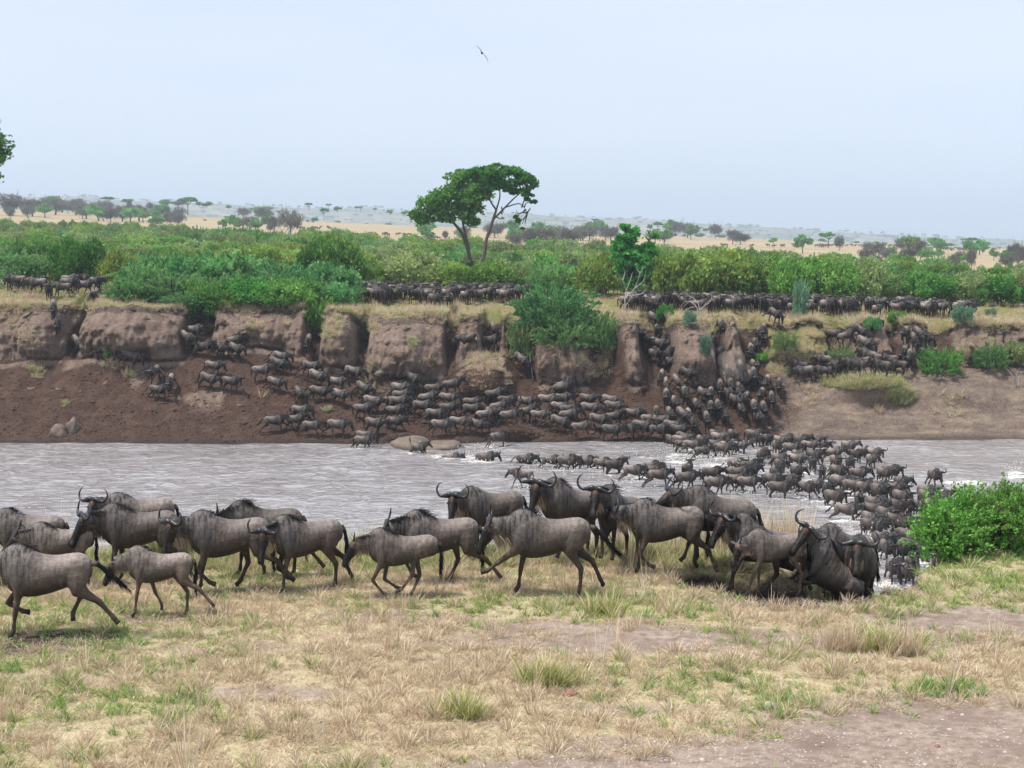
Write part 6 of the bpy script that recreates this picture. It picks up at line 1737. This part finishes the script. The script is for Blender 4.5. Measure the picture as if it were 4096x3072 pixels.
# ---- the rest of the herd, past the count: crowds on the plateau, animals on the plain: one mass of real bodies
def mass():
    data = []
    for k in range(len(LOW2)):
        parts = []
        for me, in [(LOW2[k]['body'],), (LOW2[k]['horns'][0],), (LOW2[k]['horns'][1],), (LOW2[k]['tail'],)]:
            n = len(me.vertices); co = np.empty(n * 3, np.float32); me.vertices.foreach_get('co', co)
            me.calc_loop_triangles(); tr = np.empty(len(me.loop_triangles) * 3, np.int32); me.loop_triangles.foreach_get('vertices', tr)
            a = me.attributes.get('coat')
            if a: c = np.empty(n * 4, np.float32); a.data.foreach_get('color', c); c = c.reshape(-1, 4)[:, :3]
            else: c = np.tile(HOOF * 1.4, (n, 1))
            b = np.zeros(n, np.float32)
            if me.attributes.get('brindle'): me.attributes['brindle'].data.foreach_get('value', b)
            parts.append((co.reshape(-1, 3), tr.reshape(-1, 3), c, b))
        o = 0; V, F, C, B = [], [], [], []
        for v, f, c, b in parts: V.append(v); F.append(f + o); C.append(c); B.append(b); o += len(v)
        data.append((np.vstack(V), np.vstack(F), np.vstack(C), np.concatenate(B)))
    spots = []
    def crowd(x0, x1, y_front, Y_back, n, hd):
        for i in range(n):
            px = rh.uniform(x0, x1); f = rh.random() ** .8
            h, nn = hit_far(px, y_front)
            if h is None: continue
            Y = h.y + f * (Y_back - h.y); X = h.x * Y / h.y
            g, nn = down_far(X, Y)
            if g is not None: spots.append((g, hd + rh.normal(0, 38), rh.uniform(.95, 1.08)))
    crowd(1450, 2080, 1222, 134, 95, -75); crowd(2500, 2760, 1250, 130, 28, -70); crowd(2720, 3120, 1258, 130, 56, -85); crowd(3080, 3640, 1272, 130, 72, -85); crowd(3580, 3900, 1275, 129, 20, -60)
    for px, py, n, sp in ((880, 857, 60, 120), (1250, 920, 14, 40), (1100, 890, 20, 90), (1500, 945, 18, 70), (1660, 960, 14, 60), (3420, 988, 60, 190), (3700, 1000, 30, 120), (2330, 1050, 5, 40), (2180, 1045, 4, 30), (3900, 1000, 30, 90)):
        for i in range(n):
            h, nn = hit_far(px + rh.normal(0, sp), py + rh.normal(0, 2.5) + (0.05 * 0))
            if h is not None and h.y < 1000: spots.append((h, rh.choice([0, 180]) + rh.normal(0, 25), rh.uniform(.95, 1.1)))
    spots += [(p_, -55 + rh.normal(0, 25), rh.uniform(.84, .98)) for p_ in EXTRA]
    V, F, C, B, RS, o = [], [], [], [], [], 0
    for loc, hd, sc in spots:
        v, f, c, b = data[int(rh.integers(0, len(data)))]
        a = R(hd); m = np.array(((math.cos(a), -math.sin(a), 0), (math.sin(a), math.cos(a), 0), (0, 0, 1)))
        V.append((v * sc) @ m.T + np.array(loc)); F.append(f + o); C.append(c * rh.uniform(.9, 1.5)); B.append(b); RS.append(v + rh.uniform(0, 9)); o += len(v)
    me = mesh_np('herd', np.vstack(V), np.vstack(F), (M_COAT,), True, dict(rest=np.vstack(RS), brindle=np.concatenate(B)), dict(coat=np.vstack(C)))
    tag(link('wildebeest_herd', me), 'rest of the wildebeest herd crowding the plateau and crossing, and dotting the plain', None, None, 'stuff')
    print('mass', len(spots), sum(len(f) for f in F))
mass()
# ================================================================== river, spray, stones, bird, haze
for i in range(320):          # churned water around the crossing and streaks behind the files
    a = rh.random()
    px = rh.uniform(2650, 3750); py = rh.uniform(1790, 2180)
    if inside(px, py):
        q = at_height(px, py, 0); FOAM.append((q.x, q.y, rh.uniform(.8, 1.6), rh.uniform(.35, .7)))
for px, py, rx, s in ((1760, 1825, 60, .8), (1900, 1835, 90, .9), (2050, 1835, 80, .8), (2250, 1870, 120, .7), (2450, 1890, 150, .7), (2700, 1830, 150, .8), (2850, 1850, 120, .95), (2950, 1900, 100, .85), (2600, 1950, 150, .6), (2800, 1990, 150, .5), (3000, 1980, 90, .7), (2350, 1950, 40, .6), (2450, 1975, 60, .5), (3390, 2180, 90, .95), (3480, 2100, 100, .8), (3600, 2200, 60, .7), (4060, 1895, 25, 1.1), (3880, 1925, 14, 1.0), (3820, 1938, 14, .9), (3780, 1975, 14, .9), (4070, 1960, 40, .6), (2120, 1890, 60, .6), (1640, 1800, 40, .5)):
    q = at_height(px, py, 0); w = rx * q.y / FPX
    for _ in range(8): FOAM.append((q.x + rh.normal(0, w * .5), q.y + rh.normal(0, .8), rh.uniform(.5, 1.2), s * rh.uniform(.7, 1.05)))
build_water(); outer_water()

def mat_spray():
    t = NT('water_spray')
    d = t.new('BsdfDiffuse'); t.put(d.inputs['Color'], (0.82, 0.80, 0.77))
    tr = t.new('BsdfTranslucent'); t.put(tr.inputs['Color'], (0.82, 0.80, 0.77))
    m = t.new('MixShader'); t.put(m.inputs[0], .4); t.l.new(d.outputs[0], m.inputs[1]); t.l.new(tr.outputs[0], m.inputs[2]); t.l.new(m.outputs[0], t.out.inputs['Surface'])
    return t.m
def spray():
    """droplets and torn water thrown up round the legs"""
    ico = []
    bm = bmesh.new(); bmesh.ops.create_icosphere(bm, subdivisions=1, radius=1.0); 
    iv = np.array([v.co for v in bm.verts]); fi = np.array([[v.index for v in f.verts] for f in bm.faces]); bm.free()
    V, F, o = [], [], 0
    def blob(c, r, st):
        nonlocal o
        k = 1 + 0.35 * rh.standard_normal((len(iv), 1)) * .6
        V.append(iv * k * r * np.array(st) + c); F.append(fi + o); o += len(iv)
    for x, y, hd, sink in SPL:
        e = rh.random()
        n = int(10 + 44 * e * e)
        for _ in range(n):
            a = rh.random() * 6.283; rr = rh.uniform(.25, .95)
            hgt = abs(rh.normal(0, .28)) * (0.4 + e)
            blob(np.array((x + rr * math.cos(a), y + rr * math.sin(a) * .8, hgt)), rh.uniform(.008, .034) * (1 if hgt > .15 else 1.7), (1, 1, rh.uniform(.6, 1.6)))
    for px, py, n, sp in ((1930, 1825, 160, .9), (2840, 1845, 260, 1.6), (2960, 1880, 220, 1.5), (2700, 1820, 160, 1.6), (3400, 2170, 260, 1.2), (3470, 2120, 160, 1.0), (4060, 1890, 90, .35), (2430, 1965, 70, .8), (2250, 1880, 90, 1.6), (3100, 1960, 80, 1.0)):
        q = at_height(px, py, 0)
        for _ in range(n):
            hgt = abs(rh.normal(0, .38)); blob(np.array((q.x + rh.normal(0, sp), q.y + rh.normal(0, sp * .6), hgt)), rh.uniform(.008, .036), (1, 1, rh.uniform(.6, 1.8)))
    me = mesh_np('spray', np.vstack(V), np.vstack(F), (mat_spray(),), True)
    tag(link('water_spray', me), 'white spray and droplets thrown up by the wading animals', None, None, 'stuff')
spray()

# ---- stones
M_STONE = mat_flat('river_stone', (0.11, 0.085, 0.072), .85, .2, .35, 3)
M_MUDSTONE = mat_flat('mud_lump', (0.15, 0.115, 0.095), .9, .15, .3, 2)
def rock(loc, size, label, group, mat, seed, name='rock'):
    bm = bmesh.new(); bmesh.ops.create_icosphere(bm, subdivisions=3, radius=1.0)
    for v in bm.verts:
        n = mnoise.noise(v.co * 1.3 + Vector((seed * 3.1, 0, 0))) * .35 + mnoise.noise(v.co * 3.5 + Vector((seed, 7, 0))) * .12
        v.co *= 1 + n; v.co.z = max(v.co.z, -.5)
    me = bpy.data.meshes.new(name); bm.to_mesh(me); bm.free(); me.materials.append(mat)
    for p in me.polygons: p.use_smooth = True
    o = link(name, me); o.location = loc; o.scale = size; o.rotation_euler = (0, 0, seed)
    return tag(o, label, 'rock', group)
for i, (px, py, w, h, lab) in enumerate(((240, 1735, 66, 70, 'grey block of hard earth low on the left slope'), (295, 1715, 56, 80, 'taller grey block of hard earth just behind the other'), (1640, 1785, 190, 75, 'long smooth mud hump at the edge of the water'), (1770, 1790, 180, 52, 'low end of the smooth mud hump beside the plunging wildebeest'), (3335, 1770, 22, 12, 'dark stone in the shallows nearest the dense column'), (3382, 1768, 18, 12, 'second dark stone in the shallows'), (3425, 1772, 16, 9, 'small third stone in the shallows'), (3560, 1785, 18, 8, 'stone farthest out in the shallows'), (3770, 1705, 12, 9, 'small dark stone on the pale beach'), (3925, 1765, 30, 9, 'low stone at the water line of the pale beach'), (1960, 1500, 8, 6, 'small stone on the mound face'))):
    h_, n_ = hit_far(px, py)
    q = h_ if (h_ is not None and h_.z > 0) else at_height(px, py, 0.0)
    s = q.y / FPX
    rock(q, (w * s * .52, w * s * .42, h * s * .55), lab, 'rocks along the far shore', M_MUDSTONE if i < 4 else M_STONE, i)
M_PEB = mat_flat('pebble', (0.42, 0.36, 0.33), .85, .2, .3, 9)
M_RED = mat_flat('red_stone', (0.24, 0.13, 0.10), .85, .2, .3, 9)
for i, (px, py, w, lab) in enumerate(((2280, 2780, 34, 'reddish stone in the grass'), (3080, 2825, 30, 'pale flat stone in the grass, larger than the others'), (2320, 2808, 9, 'small pale stone beside the reddish one'), (3750, 2985, 15, 'pinkish stone on the dirt track'), (3800, 2920, 12, 'yellowish pebble on the dirt track'), (3770, 2880, 9, 'pebble at the grass margin of the track'), (3850, 2860, 10, 'white pebble beyond the track margin'), (2810, 3040, 14, 'pale stone at the bottom of the track'), (3280, 2985, 10, 'reddish pebble in the bare soil'), (3460, 3050, 12, 'pebble low on the bare soil'), (4020, 3010, 10, 'pebble near the lower right corner'), (3700, 3060, 11, 'pebble on the bottom edge of the track'), (3380, 2935, 8, 'little grey pebble in short grass'))):
    q = hit_near(px, py); s = q.y / FPX
    rock(q, (w * s, w * s * .8, w * s * .6), lab, 'stones on the near ground', M_RED if i in (0, 3, 8) else M_PEB, 20 + i, 'stone')
# loose gravel of the track
bm = bmesh.new(); bmesh.ops.create_icosphere(bm, subdivisions=1, radius=1.0)
iv = np.array([v.co for v in bm.verts]); fi = np.array([[v.index for v in f.verts] for f in bm.faces]); bm.free()
V, F, o = [], [], 0
for _ in range(2600):
    px, py, rx, ry, s = BARE[int(rh.choice([0, 2, 4, 4, 5, 5, 7, 6]))]
    x, y = g_patch(px, py); x += rh.normal(0, rx * .7); y += rh.normal(0, ry * .7)
    r = rh.uniform(.004, .014) * (1.8 if rh.random() < .06 else 1)
    V.append(iv * (1 + .25 * rh.standard_normal((len(iv), 1))) * r * np.array((1.2, 1, .7)) + np.array((x, y, float(near_z(x, y))))); F.append(fi + o); o += len(iv)
tag(link('gravel', mesh_np('gravel', np.vstack(V), np.vstack(F), (M_PEB,), True)), 'loose gravel and clods on the bare soil of the near bank', None, None, 'stuff')
# clods on the talus
V, F, o = [], [], 0
for _ in range(2600):
    px = rh.uniform(-50, 3050); py = rh.uniform(1480, 1765)
    h_, n_ = hit_far(px, py)
    if h_ is None or h_.y > 119: continue
    r = rh.uniform(.03, .11) * (1.7 if rh.random() < .05 else 1)
    V.append(iv * (1 + .3 * rh.standard_normal((len(iv), 1))) * r * np.array((1.2, 1, .8)) + np.array(h_)); F.append(fi + o); o += len(iv)
tag(link('soil_clods', mesh_np('soil_clods', np.vstack(V), np.vstack(F), (mat_flat('clod', (0.085, 0.055, 0.042), .95, .1, .45, .7),), True)), 'loose clods of earth scattered down the far bank slope', None, None, 'stuff')

# ---- bird
def build_bird():
    q = at_depth(1928, 212, 62.0)
    e = empty('bird', q)
    prof = [(-.16, .004), (-.13, .02), (-.06, .045), (.02, .055), (.08, .042), (.12, .03), (.15, .028), (.175, .016), (.20, .004)]
    a = np.linspace(0, 6.283, 10, endpoint=False)
    V = np.vstack([np.stack([np.full(10, x), r * np.cos(a), r * .9 * np.sin(a)], -1) for x, r in prof])
    idx = np.arange(len(prof) * 10).reshape(-1, 10); x, y = idx[:-1], idx[1:]
    mb = mat_flat('bird_plumage', (0.035, 0.033, 0.042), .7, .2, .3, 10)
    link('body', mesh_np('bird_body', V, np.stack([x, np.roll(x, -1, 1), np.roll(y, -1, 1), y], -1).reshape(-1, 4), (mb,)), e)
    for sy in (1, -1):
        P = []
        for i, (yy, lead, trail, zz) in enumerate(((.03, .07, -.06, .01), (.12, .09, -.05, .035), (.22, .07, -.04, .04), (.33, .0, -.07, .02), (.42, -.09, -.11, -.02))):
            P += [(lead, sy * yy, zz), (trail, sy * yy, zz + .004), (trail, sy * yy, zz - .004), (lead, sy * yy, zz - .010)]
        idx = np.arange(20).reshape(5, 4); x, y = idx[:-1], idx[1:]
        link('wing', mesh_np('bird_wing', P, np.stack([x, np.roll(x, -1, 1), np.roll(y, -1, 1), y], -1).reshape(-1, 4), (mb,)), e)
    link('tail', mesh_np('bird_tail', [(-.12, .02, .01), (-.12, -.02, .01), (-.27, -.05, .01), (-.27, .05, .01), (-.12, .02, 0), (-.12, -.02, 0), (-.27, -.05, .004), (-.27, .05, .004)], np.array([(0, 1, 2, 3), (7, 6, 5, 4), (0, 3, 7, 4), (1, 5, 6, 2), (2, 6, 7, 3), (0, 4, 5, 1)]), (mb,), False), e)
    e.rotation_euler = (R(50), R(-12), R(100))
    tag(e, 'small dark bird with angled wings flying alone in the sky', 'bird')
build_bird()

# ---- drifting dust by the gully and the air itself
def volume_box(name, lo, hi, col, dens, label, aniso=0.0):
    x0, y0, z0 = lo; x1, y1, z1 = hi
    V = [(x0, y0, z0), (x1, y0, z0), (x1, y1, z0), (x0, y1, z0), (x0, y0, z1), (x1, y0, z1), (x1, y1, z1), (x0, y1, z1)]
    F = np.array([(0, 3, 2, 1), (4, 5, 6, 7), (0, 1, 5, 4), (1, 2, 6, 5), (2, 3, 7, 6), (3, 0, 4, 7)])
    m = bpy.data.materials.new(name); m.use_nodes = True
    n, l = m.node_tree.nodes, m.node_tree.links
    n.clear(); out = n.new('ShaderNodeOutputMaterial'); pv = n.new('ShaderNodeVolumePrincipled')
    pv.inputs['Color'].default_value = (*col, 1); pv.inputs['Density'].default_value = dens; pv.inputs['Anisotropy'].default_value = aniso
    l.new(pv.outputs[0], out.inputs['Volume'])
    return tag(link(name, mesh_np(name, V, F, (m,), False)), label, None, None, 'stuff')
def dust():
    m = bpy.data.materials.new('dust'); m.use_nodes = True
    n, l = m.node_tree.nodes, m.node_tree.links
    n.clear(); out = n.new('ShaderNodeOutputMaterial'); pv = n.new('ShaderNodeVolumePrincipled')
    pv.inputs['Color'].default_value = (.78, .66, .56, 1); pv.inputs['Density'].default_value = 0.22
    l.new(pv.outputs[0], out.inputs['Volume'])
    bm = bmesh.new()
    q = at_depth(2930, 1480, 114.6)
    for dx, dz, r in ((0, 0, 1.1), (.9, -.3, .9), (-.5, .8, .8), (.4, .9, .7)):
        c = Vector((q.x + dx, q.y + dx * .3, q.z + dz))
        bmesh.ops.create_icosphere(bm, subdivisions=3, radius=r, matrix=Matrix.Translation(c))
    me = bpy.data.meshes.new('dust'); bm.to_mesh(me); bm.free(); me.materials.append(m)
    for p in me.polygons: p.use_smooth = True
    tag(link('dust', me), 'puff of brown dust kicked up below the cliff by scrambling animals', None, None, 'stuff')
dust()
HAZE = volume_box('haze', (-6500, -120, -60), (6500, 7000, 200), (0.75, 0.87, 1.0), 0.00028, 'thin blue haze of the air over the whole plain')
